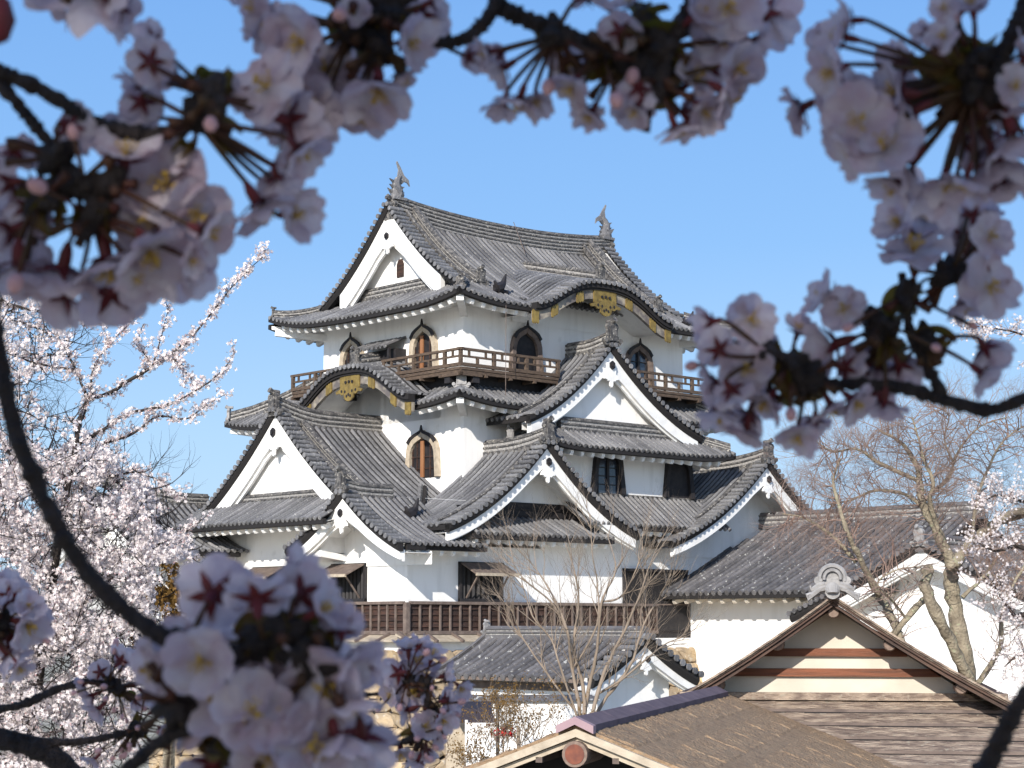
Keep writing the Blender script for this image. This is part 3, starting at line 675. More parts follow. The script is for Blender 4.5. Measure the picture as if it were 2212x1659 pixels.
# ---- bay roof with the big gable facing the front right
ZB = 6.45; UB0, UB1 = 1.35, 11.45
fb = Frame((UB0, -3.1), (1, 0), (0, 1)); LB = UB1 - UB0
lb = lift_fn(LB, 0.2, 2.2); pbs = lambda d: ZB + 0.58 * d
mb = MB()
PS = lambda s, d: fb(s, d); ZS = lambda s, d: pbs(d) + lb(s, d)
roof_face(mb, PS, ZS, 0, LB, lambda s: max(0, min(s, LB - s, 1.9)))
PBl = lambda s, d: fb(d, s); PBr = lambda s, d: fb(LB - d, s); ZBs = lambda s, d: pbs(d) + lb(s, d)
for P in (PBl, PBr): roof_face(mb, P, ZBs, 0, 3.1, lambda s: min(s, 1.9))
rb = mb.build('bay_roof', ['tile', 'pan'], T)
mw, md = MB(), MB()
eaves(mw, md, PS, ZS, 0, LB, 1.4, lambda s: min(s, LB - s))
for P in (PBl, PBr): eaves(mw, md, P, ZBs, 0, 3.1, 1.3, lambda s: s)
mw.pieces('eave_soffit', 'whitetrim', rb); md.pieces('eave_edge', 'eavedark', rb)
m = MB()
ridge(m, [fb.V(t, 1.15, 7.2) for t in (1.6, 7.6)], 0.3, 0.34)
ridge(m, [fb.V(d, d, pbs(d) + 0.12 + 0.15 * (1 - d)) for d in (0.15, 1.2)], 0.3, 0.2); ridge(m, [fb.V(LB - d, d, pbs(d) + 0.12 + 0.15 * (1 - d)) for d in (0.15, 1.2)], 0.3, 0.2)
m.pieces('ridge', ['ridge', 'pan', 'mortar'], rb)
m = MB(); oni(m, fb.V(0.1, 2.2, 6.75), (-1, 0), 0.5); m.pieces('ridge_end_tile', 'silver', rb)
fb2 = Frame((5.3, -2.4), (1, 0), (0, 1))
def zgb(t):
    hf, ze = (4.2, 7.45) if t < 0 else (5.0, 7.35); x = max(0, 1 - abs(t) / hf); return ze + (10.3 - ze) * (0.50 * x + 0.50 * x * x)
mb = MB()
for sd, hf in ((-1, 4.2), (1, 5.0)):
    roof_face(mb, lambda s, d, sd=sd, hf=hf: fb2(sd * (hf - d), s), lambda s, d, sd=sd, hf=hf: zgb(sd * (hf - d)), 0.5, 2.45, lambda s, hf=hf: hf)
rg = mb.build('great_gable_roof', ['tile', 'pan'], T)
gable_trim(rg, fb2, zgb, 4.2, 5.0, 0.62, 7.0, 0.56, orn=1.0, boardL=4.05, boardR=4.85, rz=0.2)
m = MB(); ridge(m, [fb2.V(0, f_, zgb(0) + 0.04 + 0.28 * max(0, 1 - f_ / 1.6) ** 2) for f_ in np.linspace(-0.05, 2.38, 12)], 0.36, 0.34)
for sd in (-1, 1):
    ridge(m, [fb2.V(sd * t, 0.78, zgb(sd * t) + 0.1) for t in np.linspace(0.3, 4.0, 20)], 0.2, 0.1)
m.pieces('ridge', ['ridge', 'pan', 'mortar'], rg)
md = MB()
for sd, hf in ((-1, 4.2), (1, 5.0)): md.add([fb2.V(sd * hf, 0, zgb(sd * hf)), fb2.V(sd * hf, 2.4, zgb(sd * hf)), fb2.V(sd * hf, 2.4, zgb(sd * hf) - 0.18), fb2.V(sd * hf, 0, zgb(sd * hf) - 0.18)], [(0, 1, 2, 3)]); md.cut(); md.cut()
md.pieces('eave_edge', 'eavedark', rg)
m = MB(); oni(m, fb2.V(0, -0.05, zgb(0) + 0.3), (0, -1), 0.85); m.pieces('ridge_end_tile', 'ridge', rg)

# ---- lower roof: large gable facing left
RC = 4.95; zL = lambda a: 2.68 + 4.72 * (0.54 * ((8.15 - a) / 8.15) + 0.46 * ((8.15 - a) / 8.15) ** 2)
mb = MB()
PRt = lambda s, d: (-4.9 + s, RC - 8.15 + d); ZRt = lambda s, d: zL(8.15 - d)
roof_face(mb, PRt, ZRt, 0.5, 3.3, lambda s: 8.15); roof_face(mb, PRt, ZRt, 3.3, 5.0, lambda s: 8.15, lambda s: 1.5)
PLf = lambda s, d: (-4.9 + s, RC + 5.6 - d); roof_face(mb, PLf, lambda s, d: zL(5.6 - d), 0.5, 5.0, lambda s: 5.6)
SK0, SK1 = 0.2, 9.9
PSk = lambda s, d: (-6.15 + d, SK0 + s); ZSk = lambda s, d: 3.62 + 0.52 * d + 0.02 * d * d
roof_face(mb, PSk, ZSk, 0, SK1 - SK0, lambda s: 2.1)
rl = mb.build('left_gable_roof', ['tile', 'pan'], T)
mw, md = MB(), MB()
eaves(mw, md, PSk, ZSk, 0, SK1 - SK0, 1.95); eaves(mw, md, PRt, ZRt, 0.0, 3.25, 1.2)
mw.pieces('eave_soffit', 'whitetrim', rl); md.pieces('eave_edge', 'eavedark', rl)
fl = Frame((-4.95, RC), (0, -1), (1, 0))
gable_trim(rl, fl, lambda t: zL(abs(t)), 5.9, 5.2, 0.5, 4.4, 0.72, orn=1.05, boardL=5.3, boardR=4.6, rz=0.5, taper=0.15)
m = MB(); ridge(m, [fl.V(0, f_, 7.36 + 0.45 * max(0, 1 - f_ / 2.4) ** 2) for f_ in np.linspace(-0.05, 5.0, 16)], 0.4, 0.5)
for sd, tm in ((-1, 5.6), (1, 5.0)):
    ridge(m, [fl.V(sd * t, 0.8, zL(t) + 0.06) for t in np.linspace(0.3, tm, 20)], 0.2, 0.1); ridge(m, [fl.V(sd * t, 1.2, zL(t) + 0.06) for t in np.linspace(0.3, tm, 20)], 0.3, 0.24)
ridge(m, [(-4.5, v, 4.46) for v in (1.3, 9.0)], 0.26, 0.3)
m.pieces('ridge', ['ridge', 'pan', 'mortar'], rl)
m = MB(); oni(m, fl.V(0, -0.05, 7.75), (-1, 0), 0.85); m.pieces('ridge_end_tile', 'ridge', rl)

# ---- small gable facing left at the near corner
sc, sz = -0.25, 4.42
zs = lambda t: 2.66 + (sz - 2.66) * (0.66 * max(0, 1 - abs(t) / 3.15) + 0.34 * max(0, 1 - abs(t) / 3.15) ** 2)
mb = MB()
for sd in (-1, 1):
    P = lambda s, d, sd=sd: (-5.75 + s, sc - sd * (3.15 - d)); roof_face(mb, P, lambda s, d: zs(3.15 - d), 0.5, 3.4, lambda s: 3.15)
rs = mb.build('small_gable_roof', ['tile', 'pan'], T)
fs_ = Frame((-5.75, sc), (0, -1), (1, 0))
gable_trim(rs, fs_, zs, 3.2, 3.15, 1.5, 2.0, 0.5, orn=0.85, boardL=3.2, boardR=3.1, rz=0.15, taper=0.45)
mw, md = MB(), MB(); eaves(mw, md, lambda s, d: (-5.75 + s, sc - 3.15 + d), lambda s, d: 2.66, 0.4, 1.2, 1.2)
# plaster bracket box under the left foot of the small gable
mw.prism([(-5.35, sc + 3.3, 2.35), (-5.35, sc + 1.6, 2.35), (-4.2, sc + 1.6, 2.2), (-4.2, sc + 3.3, 2.2)], (0, 0, 0.22)); mw.cut()
mw.prism([(-5.3, sc + 2.9, 2.5), (-5.3, sc + 1.7, 2.5), (-5.3, sc + 1.7, 3.3)], (1.1, 0, 0))
mw.pieces('eave_soffit', 'whitetrim', rs); md.pieces('eave_edge', 'eavedark', rs)
m = MB(); ridge(m, [fs_.V(0, f_, sz + 0.02 + 0.14 * max(0, 1 - f_ / 1.2) ** 2) for f_ in np.linspace(-0.05, 2.2, 8)], 0.34, 0.34)
m.pieces('ridge', ['ridge', 'pan', 'mortar'], rs)
m = MB(); oni(m, fs_.V(0, -0.05, sz + 0.2), (-1, 0), 0.75); m.pieces('ridge_end_tile', 'ridge', rs)
bird((-3.45, -1.3, 3.75), (1, 0), T)

# ---- gables facing front right (middle and right)
def front_gable(name, cu, v0, half, zr_, zb_, kk, skirt=None, board=0.5, back=4.0, wz=2.9, wset=1.4, bl=None, br=None):
    zz = lambda t: zb_ + (zr_ - zb_) * (kk * max(0, 1 - abs(t) / half) + (1 - kk) * max(0, 1 - abs(t) / half) ** 2)
    f = Frame((cu, v0), (1, 0), (0, 1)); mb = MB()
    for sd in (-1, 1):
        roof_face(mb, lambda s, d, sd=sd: f(sd * (half - d), s), lambda s, d: zz(half - d), 0.5, back, lambda s: half)
    r_ = mb.build(name, ['tile', 'pan'], T)
    gable_trim(r_, f, zz, half, half, wset, wz, board, orn=0.9, boardL=bl, boardR=br, rz=0.22, taper=0.35)
    m = MB(); ridge(m, [f.V(0, q, zr_ + 0.3 * max(0, 1 - q / 2.6) ** 2) for q in np.linspace(-0.05, back, 14)], 0.36, 0.36)
    for sd in (-1, 1): ridge(m, [f.V(sd * t, 0.82, zz(t) + 0.05) for t in np.linspace(0.3, half - 0.2, 20)], 0.18, 0.08)
    m.pieces('ridge', ['ridge', 'pan', 'mortar'], r_)
    m = MB(); oni(m, f.V(0, -0.05, zr_ + 0.25), (0, -1), 0.8); m.pieces('ridge_end_tile', 'ridge', r_)
    md = MB()
    for sd in (-1, 1): md.add([f.V(sd * half, 0, zb_ - 0.0), f.V(sd * half, 3.3, zb_ - 0.0), f.V(sd * half, 3.3, zb_ - 0.18), f.V(sd * half, 0, zb_ - 0.18)], [(0, 1, 2, 3)]); md.cut()
    md.pieces('eave_edge', 'eavedark', r_)
    return r_, f, zz
rm, fm, zm = front_gable('middle_gable_roof', 1.12, -3.35, 4.6, 6.28, 3.36, 0.52, board=0.46, bl=4.5, br=4.5, back=3.6, wz=4.3, wset=1.42)
# little skirt roof and boards inside the middle gable
mb = MB(); P = lambda s, d: (-2.3 + s, -3.25 + d); Z = lambda s, d: 3.12 + 0.5 * d
roof_face(mb, P, Z, 0, 6.8, lambda s: max(0.1, min(1.35, 0.2 + 1.2 * min(s, 6.8 - s))))
sk = mb.build('inner_skirt_roof', ['tile', 'pan'], T)
mw, md = MB(), MB(); eaves(mw, md, P, Z, 0, 6.8, 1.25); mw.pieces('eave_soffit', 'whitetrim', sk); md.pieces('eave_edge', 'eavedark', sk)
m = MB(); m.prism([(-2.2, -1.97, 3.3), (4.2, -1.97, 3.3), (4.2, -1.97, 3.75), (3.3, -1.97, 4.35), (-1.3, -1.97, 4.35), (-2.2, -1.97, 3.8)], (0, 0.06, 0))
for z in (3.85, 4.1): m.box((-2.0, -2.03, z), (4.0, -1.95, z + 0.04))
m.build('black_boarding', 'dark', T)
rr_, fr_, zr_f = front_gable('right_gable_roof', 12.9, -3.55, 5.65, 6.25, 3.1, 0.5, board=0.46, bl=5.4, br=5.4, back=5.0, wz=2.6, wset=1.5)
# roof between the gables
mb = MB(); P = lambda s, d: (3.0 + s, -3.2 + d); Z = lambda s, d: 3.66 + 0.78 * d
roof_face(mb, P, Z, 0, 8.0, lambda s: 1.52)
rq = mb.build('lower_front_roof', ['tile', 'pan'], T)
mw, md = MB(), MB(); eaves(mw, md, P, Z, 2.4, 7.0, 1.2); mw.pieces('eave_soffit', 'whitetrim', rq); md.pieces('eave_edge', 'eavedark', rq)
m = MB(); ridge(m, [(u, -1.72, 4.78) for u in (4, 11)], 0.12, 0.1); m.pieces('ridge', ['ridge', 'pan', 'mortar'], rq)
# valley between the left slope and the middle gable
m = MB(); vp = [(-0.5, 1.6, 5.0), (-1.2, 0.8, 4.55), (-1.93, 0.0, 4.12), (-2.7, -0.8, 3.75), (-3.4, -1.5, 3.42)]
m.tube(vp, 0.1, 6, 1)
for i in range(18):
    t = i / 17 * 3.999; k = int(t); p = Vector(vp[k]).lerp(Vector(vp[k + 1]), t - k) + Vector((-0.12, 0.02, 0.06)); m.tube([p, p + Vector((-0.12, -0.04, 0.02))], 0.075, 7, 0)
m.build('valley_tiles', ['tile', 'eavedark'], rl)

# ---- rectangular windows with propped shutters
def rect_window(axis, pl, c0, c1, z0, z1, prop=True, nbar=9, mm='dark', out=1.05, drop=0.42):
    lo_, hi_ = min(c0, c1), max(c0, c1); sg = 1
    def G(a, o, z): return Vector((pl - o, a, z)) if axis == 'u' else Vector((a, pl - o, z))
    m = MB(); t = 0.1
    for a, b, c, d in ((lo_, lo_ + t, z0, z1), (hi_ - t, hi_, z0, z1)): m.prism([G(a, 0, c), G(b, 0, c), G(b, 0, d), G(a, 0, d)], G(0, 0.12, 0) - G(0, 0, 0))
    for c, d in ((z0, z0 + 0.18), (z1 - t, z1)): m.prism([G(lo_, 0, c), G(hi_, 0, c), G(hi_, 0, d), G(lo_, 0, d)], G(0, 0.15, 0) - G(0, 0, 0))
    wn = m.build('window', 'dark', T)
    m = MB(); m.add([G(lo_, 0.02, z0), G(hi_, 0.02, z0), G(hi_, 0.02, z1), G(lo_, 0.02, z1)], [(0, 1, 2, 3)]); m.build('dark_opening', 'eavedark', wn)
    m = MB()
    for i in range(1, nbar): a = lo_ + (hi_ - lo_) * i / nbar; m.beam(G(a, 0.05, z0), G(a, 0.05, z1), 0.09, 0.05, up=Vector((1, 1, 0)))
    m.build('lattice_bar', 'dark', wn)
    if prop:
        m = MB(); a = [G(lo_ + 0.02, 0.13, z1 - 0.02), G(hi_ - 0.02, 0.13, z1 - 0.02), G(hi_ - 0.02, out, z1 - drop), G(lo_ + 0.02, out, z1 - drop)]
        m.prism(a, (0, 0, -0.05)); m.beam(a[3] + Vector((0, 0, -0.03)), a[2] + Vector((0, 0, -0.03)), 0.09, 0.1, 1); m.build('propped_shutter', ['batten', 'palewood'], wn)
        m = MB()
        for a in (lo_ + 0.3, hi_ - 0.3): m.beam(G(a, 0.1, z0 + 0.2), G(a, out * 0.85, z1 - drop * 0.88), 0.05, 0.05); m.cut()
        m.pieces('prop_stick', 'batten', wn)
    return wn
rect_window('v', -2.0, -1.95, 0.06, 0.72, 2.17, out=0.95); rect_window('u', -4.2, 0.2, 2.12, 0.72, 2.13, out=0.95)
rect_window('v', -2.0, 6.15, 9.66, 0.72, 2.1, prop=False, nbar=3); rect_window('u', -4.2, 5.0, 7.0, 0.72, 2.13, out=0.95)

# ---- timber boarded skirt and drip apron
m = MB(); bt = MB()
for (a, b, n) in (((-4.2, -2.0), (9.7, -2.0), Vector((0, -1, 0))), ((-4.2, 10.3), (-4.2, -2.0), Vector((-1, 0, 0)))):
    A, B = Vector((*a, 0)), Vector((*b, 0)); d = (B - A); L = d.length; d.normalize()
    for k in range(5):
        z0 = -0.28 + 0.2 * k; q0 = A + n * 0.10 - d * 0.0; q1 = B + n * 0.10
        nn = max(1, int(L / 1.35))
        for i in range(nn):
            s0, s1 = q0 + d * L * i / nn, q0 + d * L * (i + 1) / nn
            m.add([s0 + Vector((0, 0, z0)), s1 + Vector((0, 0, z0)), s1 - n * 0.05 + Vector((0, 0, z0 + 0.205)), s0 - n * 0.05 + Vector((0, 0, z0 + 0.205)), s0 - n * 0.05 + Vector((0, 0, z0)), s1 - n * 0.05 + Vector((0, 0, z0))], [(0, 1, 2, 3), (4, 5, 1, 0)])
    k = int(L / 0.44)
    for i in range(k + 1): c = A + n * 0.13 + d * L * i / k; bt.beam(c + Vector((0, 0, -0.28)), c + Vector((0, 0, 0.72)), 0.06, 0.06, up=n)
    bt.beam(A + n * 0.14 + Vector((0, 0, 0.74)), B + n * 0.14 + Vector((0, 0, 0.74)), 0.12, 0.1); bt.beam(A + n * 0.14 + Vector((0, 0, -0.27)), B + n * 0.14 + Vector((0, 0, -0.27)), 0.12, 0.12)
k_ = MB(); k_.box((7.9, -2.2, -0.9), (9.68, -1.9, 0.74)); k_.build('black_boarding', 'dark', T)
c = Vector((-4.32, -2.12, 0)); bt.beam(c + Vector((0, 0, -0.3)), c + Vector((0, 0, 0.75)), 0.16, 0.16, up=Vector((0, 1, 0)))
sk = m.build('timber_skirt', 'skirtwood', T); bt.build('batten', 'batten', sk)
m = MB(); bt = MB()
for (a, b, n) in (((-4.75, -2.55), (3.0, -2.55), Vector((0, -1, 0))), ((-4.75, 10.3), (-4.75, -2.55), Vector((-1, 0, 0)))):
    A, B = Vector((*a, 0)), Vector((*b, 0)); d = (B - A); L = d.length; d.normalize()
    m.prism([A - n * 0.5 + Vector((0, 0, -0.3)), B - n * 0.5 + Vector((0, 0, -0.3)), B + n * 0.08 + Vector((0, 0, -0.52)), A + n * 0.08 + Vector((0, 0, -0.52))], (0, 0, -0.05))
    for i in range(int(L / 1.15) + 1): c = A + d * (0.1 + 1.15 * i); bt.beam(c - n * 0.48 + Vector((0, 0, -0.24)), c + n * 0.22 + Vector((0, 0, -0.56)), 0.1, 0.09); bt.cut()
ap = m.build('drip_apron', 'palewood', T); bt.pieces('apron_brace', 'batten', ap)
m = MB(); m.box((-4.45, -2.25, -0.95), (9.7, 9.5, -0.5)); m.build('plaster_footing', 'whitetrim', T)
# thin lightning wires
m = MB(); m.tube([(0.55, -1.7, 11.5), (0.55, -1.68, 8.2)], 0.012, 4); m.tube([(6.1, 4.0, 16.3), (6.1, 3.3, 14.9)], 0.014, 4)
m.build('lightning_wire', 'batten', T)
# ================================================================ attached tiled corridor turret (right)
def slope_building_parts(): pass
K = castle_thing('corridor_turret', 'long low turret with weathered brown tiled roof joined to the right of the keep', 'turret')
m = MB(); m.box((9.7, -13.5, -3.4), (15, -1.9, 1.2)); m.build('wall', 'white', K)
mb = MB(); pk = lambda d: 1.16 + 0.40 * d + 0.015 * d * d
PK = lambda s, d: (8.25 + d, -1.6 - s); ZK = lambda s, d: pk(d)
roof_face(mb, PK, ZK, 0, 10.8, lambda s: 5.9 if s > 1.2 else 3.0 + 2.0 * s, pitch=0.33, r=0.105, seg=0.36)
PK2 = lambda s, d: (20.1 - d, -1.6 - s); roof_face(mb, PK2, ZK, 0, 10.8, lambda s: 5.9, pitch=0.8, seg=3)
# hip at the far right end
PK3 = lambda s, d: (8.25 + s, -13.0 + d)
rk = mb.build('roof', ['tilebrown', 'pan'], K)
mw, md = MB(), MB(); eaves(mw, md, PK, ZK, 0, 10.8, 1.45, step=0.6, rise=0.2); mw.pieces('eave_soffit', 'cream', rk); md.pieces('eave_edge', 'eavedark', rk)
m = MB(); ridge(m, [(14.15, -1.8 - s, 4.02 + 0.0 * s) for s in np.linspace(0, 10.7, 10)], 0.36, 0.38); ridge(m, [(8.35 + d, -1.75, pk(d) + 0.05) for d in np.linspace(0, 1.6, 5)], 0.16, 0.1)
m.pieces('ridge', ['tilebrown', 'pan', 'mortar'], rk)
m = MB(); q = Vector((8.9, -1.2, 1.5)); m.prism([(8.2, -1.95, 1.45), (9.75, -1.95, 1.45), (9.75, -1.95, 1.95), (8.2, -1.95, 1.75)], (0, 0.5, 0)); m.build('corner_board', 'eavedark', K)

# white gabled turret behind the bare tree
G = castle_thing('gabled_turret', 'white gabled turret with rough brown tile eaves behind the bare tree', 'turret')
gc, gh = -14.1, 5.6
zG = lambda t: 0.35 + 2.3 * (0.9 * max(0, 1 - abs(t) / gh) + 0.1 * max(0, 1 - abs(t) / gh) ** 2)
fG = Frame((8.0, gc), (0, -1), (1, 0)); mb = MB()
for sd in (-1, 1): roof_face(mb, lambda s, d, sd=sd: fG(sd * (gh - d), s), lambda s, d: zG(gh - d), 0.5, 6, lambda s: gh, pitch=0.33, r=0.1)
rG = mb.build('roof', ['tilebrown', 'pan'], G)
gable_trim(rG, fG, zG, gh, gh, 1.2, -3.4, 0.38, orn=0, tile='tilebrown', rz=0.1, taper=0.0)
m = MB(); ridge(m, [fG.V(0, f_, 2.62) for f_ in (0, 6)], 0.34, 0.3); m.pieces('ridge', ['tilebrown', 'pan', 'mortar'], rG)
m = MB(); oni(m, fG.V(0, -0.05, 2.72), (-1, 0), 0.6); m.pieces('ridge_end_tile', 'silver', rG)

# gate house with tiled roof in front of the stone base
H = castle_thing('gate_house', 'low white gate house with dark tiled roof and curved white gable below the keep', 'gate house')
ur, v0g, v1g = -8.15, -10.6, -16.6
zH = lambda a: -1.36 + 1.05 * (0.7 * (1 - a / 2.0) + 0.3 * (1 - a / 2.0) ** 2)
mb = MB()
P = lambda s, d: (ur - 2.0 + d, v0g - s); roof_face(mb, P, lambda s, d: zH(2.0 - d) - 0.05 * (s > 0), 0, v0g - v1g - 0.5, lambda s: 2.0, pitch=0.3, r=0.095)
P2 = lambda s, d: (ur + 2.0 - d, v0g - s); roof_face(mb, P2, lambda s, d: zH(2.0 - d), 0, v0g - v1g - 0.5, lambda s: 2.0, pitch=0.3, r=0.095)
rH = mb.build('roof', ['tilebrown', 'pan'], H)
fH = Frame((ur, v1g - 0.35), (1, 0), (0, 1)); gable_trim(rH, fH, lambda t: zH(abs(t)), 2.0, 2.0, 0.75, -3.0, 0.24, orn=0.5, taper=0.1, rz=0.05, wallw=(1.7, 1.6))
m = MB(); ridge(m, [(ur, v, -0.30) for v in (v0g, v1g - 0.3)], 0.26, 0.2)
ridge(m, [(ur - 2.0 * t, v0g + 0.05, zH(2.0 * t) + 0.03) for t in np.linspace(0.05, 1, 8)], 0.12, 0.08)
m.pieces('ridge', ['tilebrown', 'pan', 'mortar'], rH)
m = MB(); oni(m, Vector((ur, v0g + 0.1, -0.2)), (0, 1), 0.35); m.pieces('ridge_end_tile', 'silver', rH)
m = MB(); m.box((ur - 1.35, v1g + 0.5, -4.5), (ur + 1.4, v0g - 0.5, -1.3)); m.build('wall', 'whitetrim', H)
m = MB(); m.box((ur - 2.0, v1g + 0.3, -1.5), (ur - 1.86, v0g, -1.41)); m.box((ur - 1.42, v1g + 0.5, -1.75), (ur - 1.36, v0g - 0.5, -1.55)); m.build('eave_edge', 'batten', rH)

# left turret half hidden behind the blossom
W = castle_thing('side_turret', 'small white tiled turret left of the keep half hidden by cherry blossom', 'turret')
wc = 11.3; zW = lambda t: 2.72 + 2.0 * (0.55 * max(0, 1 - abs(t) / 3.9) + 0.45 * max(0, 1 - abs(t) / 3.9) ** 2)
fW = Frame((-8.6, wc), (0, -1), (1, 0)); mb = MB()
for sd in (-1, 1): roof_face(mb, lambda s, d, sd=sd: fW(sd * (3.9 - d), s), lambda s, d: zW(3.9 - d), 0.5, 4.4, lambda s: 3.9)
rW = mb.build('roof', ['tile', 'pan'], W)
gable_trim(rW, fW, zW, 3.9, 3.9, 1.0, -1.0, 0.42, orn=0, rz=0.2, taper=0.2, wallw=(3.2, 3.1))
mw, md = MB(), MB(); eaves(mw, md, lambda s, d: fW(3.9 - d, s), lambda s, d: 2.72, 0.1, 4.0, 1.2); mw.pieces('eave_soffit', 'cream', rW); md.pieces('eave_edge', 'eavedark', rW)
m = MB(); ridge(m, [fW.V(0, f_, 4.72 + 0.75 * max(0, 1 - f_ / 4) ** 1.6) for f_ in np.linspace(0, 5, 10)], 0.36, 0.3); m.pieces('ridge', ['ridge', 'pan', 'mortar'], rW)
m = MB(); oni(m, fW.V(0, -0.05, 5.45), (-1, 0), 0.5); m.pieces('ridge_end_tile', 'ridge', rW)
m = MB(); m.box((-7.6, wc - 3.0, -1.0), (-3.0, wc + 3.0, 2.8)); m.build('wall', 'white', W)

# ================================================================ stone base of the keep
S = castle_thing('stone_wall', 'rough tan fieldstone base wall under the keep', 'stone wall')
rs_ = random.Random(3); m = MB()
def stone_face(a, b, n, z1, z0, batter, both=True):
    a, b, n = Vector(a), Vector(b), Vector(n); d = b - a; L = d.length; d.normalize()
    nx, nz = int(L / 0.62), int((z1 - z0) / 0.48); J = {}
    def node(i, j):
        if (i, j) not in J: J[(i, j)] = (i * L / nx + rs_.uniform(-0.2, 0.2) * (0 < i < nx) + (0.3 if j % 2 else 0), z1 - (z1 - z0) * j / nz + rs_.uniform(-0.13, 0.13) * (j > 0))
        return J[(i, j)]
    for i in range(nx):
        for j in range(nz):
            
            q = [node(i, j), node(i + 1, j), node(i + 1, j + 1), node(i, j + 1)]
            cx = sum(p[0] for p in q) / 4; cz = sum(p[1] for p in q) / 4; ring = []
            for k in range(4):
                p0, p1 = q[k], q[(k + 1) % 4]
                for f_ in (0.22, 0.5, 0.78): ring.append((p0[0] + (p1[0] - p0[0]) * f_, p0[1] + (p1[1] - p0[1]) * f_))
            o = rs_.uniform(0.05, 0.16); W3 = lambda s, z, e: Vector((*(a + d * s + n * ((z1 - z) * batter + e) + (d * ((z1 - z) * batter * (2 * s / L - 1)) if both else Vector((0, 0)))), z))
            r0 = [W3(cx + (s - cx) * 1.0, cz + (z - cz) * 1.0, -0.08) for s, z in ring]
            r1 = [W3(cx + (s - cx) * 0.93, cz + (z - cz) * 0.93, o * 0.6) for s, z in ring]
            r2 = [W3(cx + (s - cx) * rs_.uniform(0.6, 0.9), cz + (z - cz) * rs_.uniform(0.6, 0.9), o + rs_.uniform(-0.03, 0.03)) for s, z in ring]
            N = len(ring); vs = r0 + r1 + r2 + [W3(cx, cz, o + 0.03)]
            m.add(vs, [(k, (k+1) % N, N + (k+1) % N, N + k) for k in range(N)] + [(N + k, N + (k+1) % N, 2*N + (k+1) % N, 2*N + k) for k in range(N)] + [(2*N + k, 2*N + (k+1) % N, 3*N) for k in range(N)])
stone_face((-4.5, -2.3), (17, -2.3), (0, -1), -0.85, -6.4, 0.28)
stone_face((-4.5, 10.6), (-4.5, -2.3), (-1, 0), -0.85, -6.4, 0.28)
st = m.build('stones', 'stone', S)
m = MB(); e = 1.5
b0 = [(-4.45, -2.25), (17, -2.25), (17, 10.3), (-4.45, 10.3)]; b1 = [(-6.0, -3.8), (17, -3.8), (17, 10.3), (-6.0, 10.3)]
m.add([(x, y, -0.9) for x, y in b0] + [(x, y, -6.5) for x, y in b1], [(0,1,2,3)] + [(k, k+4, (k+1)%4+4, (k+1)%4) for k in range(4)]); m.build('core', 'eavedark', S)

# ================================================================ ground
xs = np.concatenate([-np.geomspace(3000, 2, 40), [0], np.geomspace(2, 3000, 40)]); V = []; 
for y in xs:
    for x in xs: V.append((x, y + 10, -6.5 + 4.9 * math.exp(-((x / 9) ** 2 + ((y + 13) / 9) ** 2)) - 0.0))
nX = len(xs); F = np.array([(i*nX+j, i*nX+j+1, (i+1)*nX+j+1, (i+1)*nX+j) for i in range(nX-1) for j in range(nX-1)])
g_ = npmesh('ground', np.array(V), F, 'ground', smooth=True); g_['kind'] = 'structure'

# ================================================================ timber-gabled hall (right foreground)
hall = thing('gabled_hall', 'old hall with shingled roof, red brown gable beams and pale ridge ornament', 'hall', (4.32, 25.4, 0.0), R(-10.5))
# local x right, y away, z; apex z 0.40, feet z -0.98
def rake(sg, x1, z1, y0, y1, off, th, mb, mi=0):
    a = Vector((0, y0, 0.40 - off)); b = Vector((sg * x1, y0, z1 - off)); up = Vector((0, 0, th))
    sag = [Vector((0, y0, 0)) + (b - a) * t + Vector((0, 0, 0.40 - off - 0.05 * math.sin(math.pi * t))) for t in np.linspace(0, 1, 9)]
    for p, q in zip(sag[:-1], sag[1:]): mb.prism([p, q, q - up, p - up], (0, y1 - y0, 0), mi)
mb = MB(); 
for sg, x1, z1 in ((-1, 2.12, -0.98), (1, 2.36, -1.04)):
    rake(sg, x1, z1, -0.02, 8.0, 0.0, 0.03, mb); rake(sg, x1, z1, 0.02, 8.0, 0.034, 0.02, mb)
hr = mb.build('roof', 'board', hall)
bb = MB()
for sg, x1, z1 in ((-1, 2.12, -0.98), (1, 2.36, -1.04)): rake(sg, x1, z1, 0.05, 0.12, 0.056, 0.04, bb); bb.cut(); rake(sg, x1 * 0.99, z1, 0.10, 0.18, 0.10, 0.05, bb); bb.cut()
bb.pieces('bargeboard', 'brownboard', hr)
mw = MB(); yw = 0.85; wl = lambda x: (0.40 - 0.16) - (1.38 / 2.12) * abs(x)
mw.add([(-2.0, yw, -1.05), (2.2, yw, -1.05), (0, yw, 0.26)], [(0, 1, 2)]); mw.build('gable_wall', 'cream', hall)
mw = MB()
for sg in (-1, 1): mw.add([(0, 0.16, 0.22), (sg * 2.1, 0.16, -1.15), (sg * 2.1, yw + 0.05, -1.15), (0, yw + 0.05, 0.22)], [(0, 1, 2, 3)])
mw.build('gable_ceiling', 'brownboard', hr)
bm = MB()
for z, w_ in ((-0.38, 0.98), (-0.655, 1.42)): bm.box((-w_, yw - 0.07, z - 0.055), (w_, yw + 0.02, z + 0.055)); bm.cut()
bm.pieces('tie_beam', 'redbeam', hall)
bm = MB(); bm.box((-2.15, yw - 0.12, -1.03), (2.3, yw + 0.05, -0.93)); bm.build('bottom_beam', 'board', hall)
lg = MB()
for x, z in ((0, 0.17), (-0.77, -0.27), (0.74, -0.27), (-1.6, -0.83), (1.66, -0.84)): lg.tube([(x, 0.2, z), (x, 0.23, z), (x, yw + 0.1, z)], [0.07, 0.085, 0.085], 14); lg.cut()
lg.pieces('purlin_end', 'logend', hall)
sk = MB()
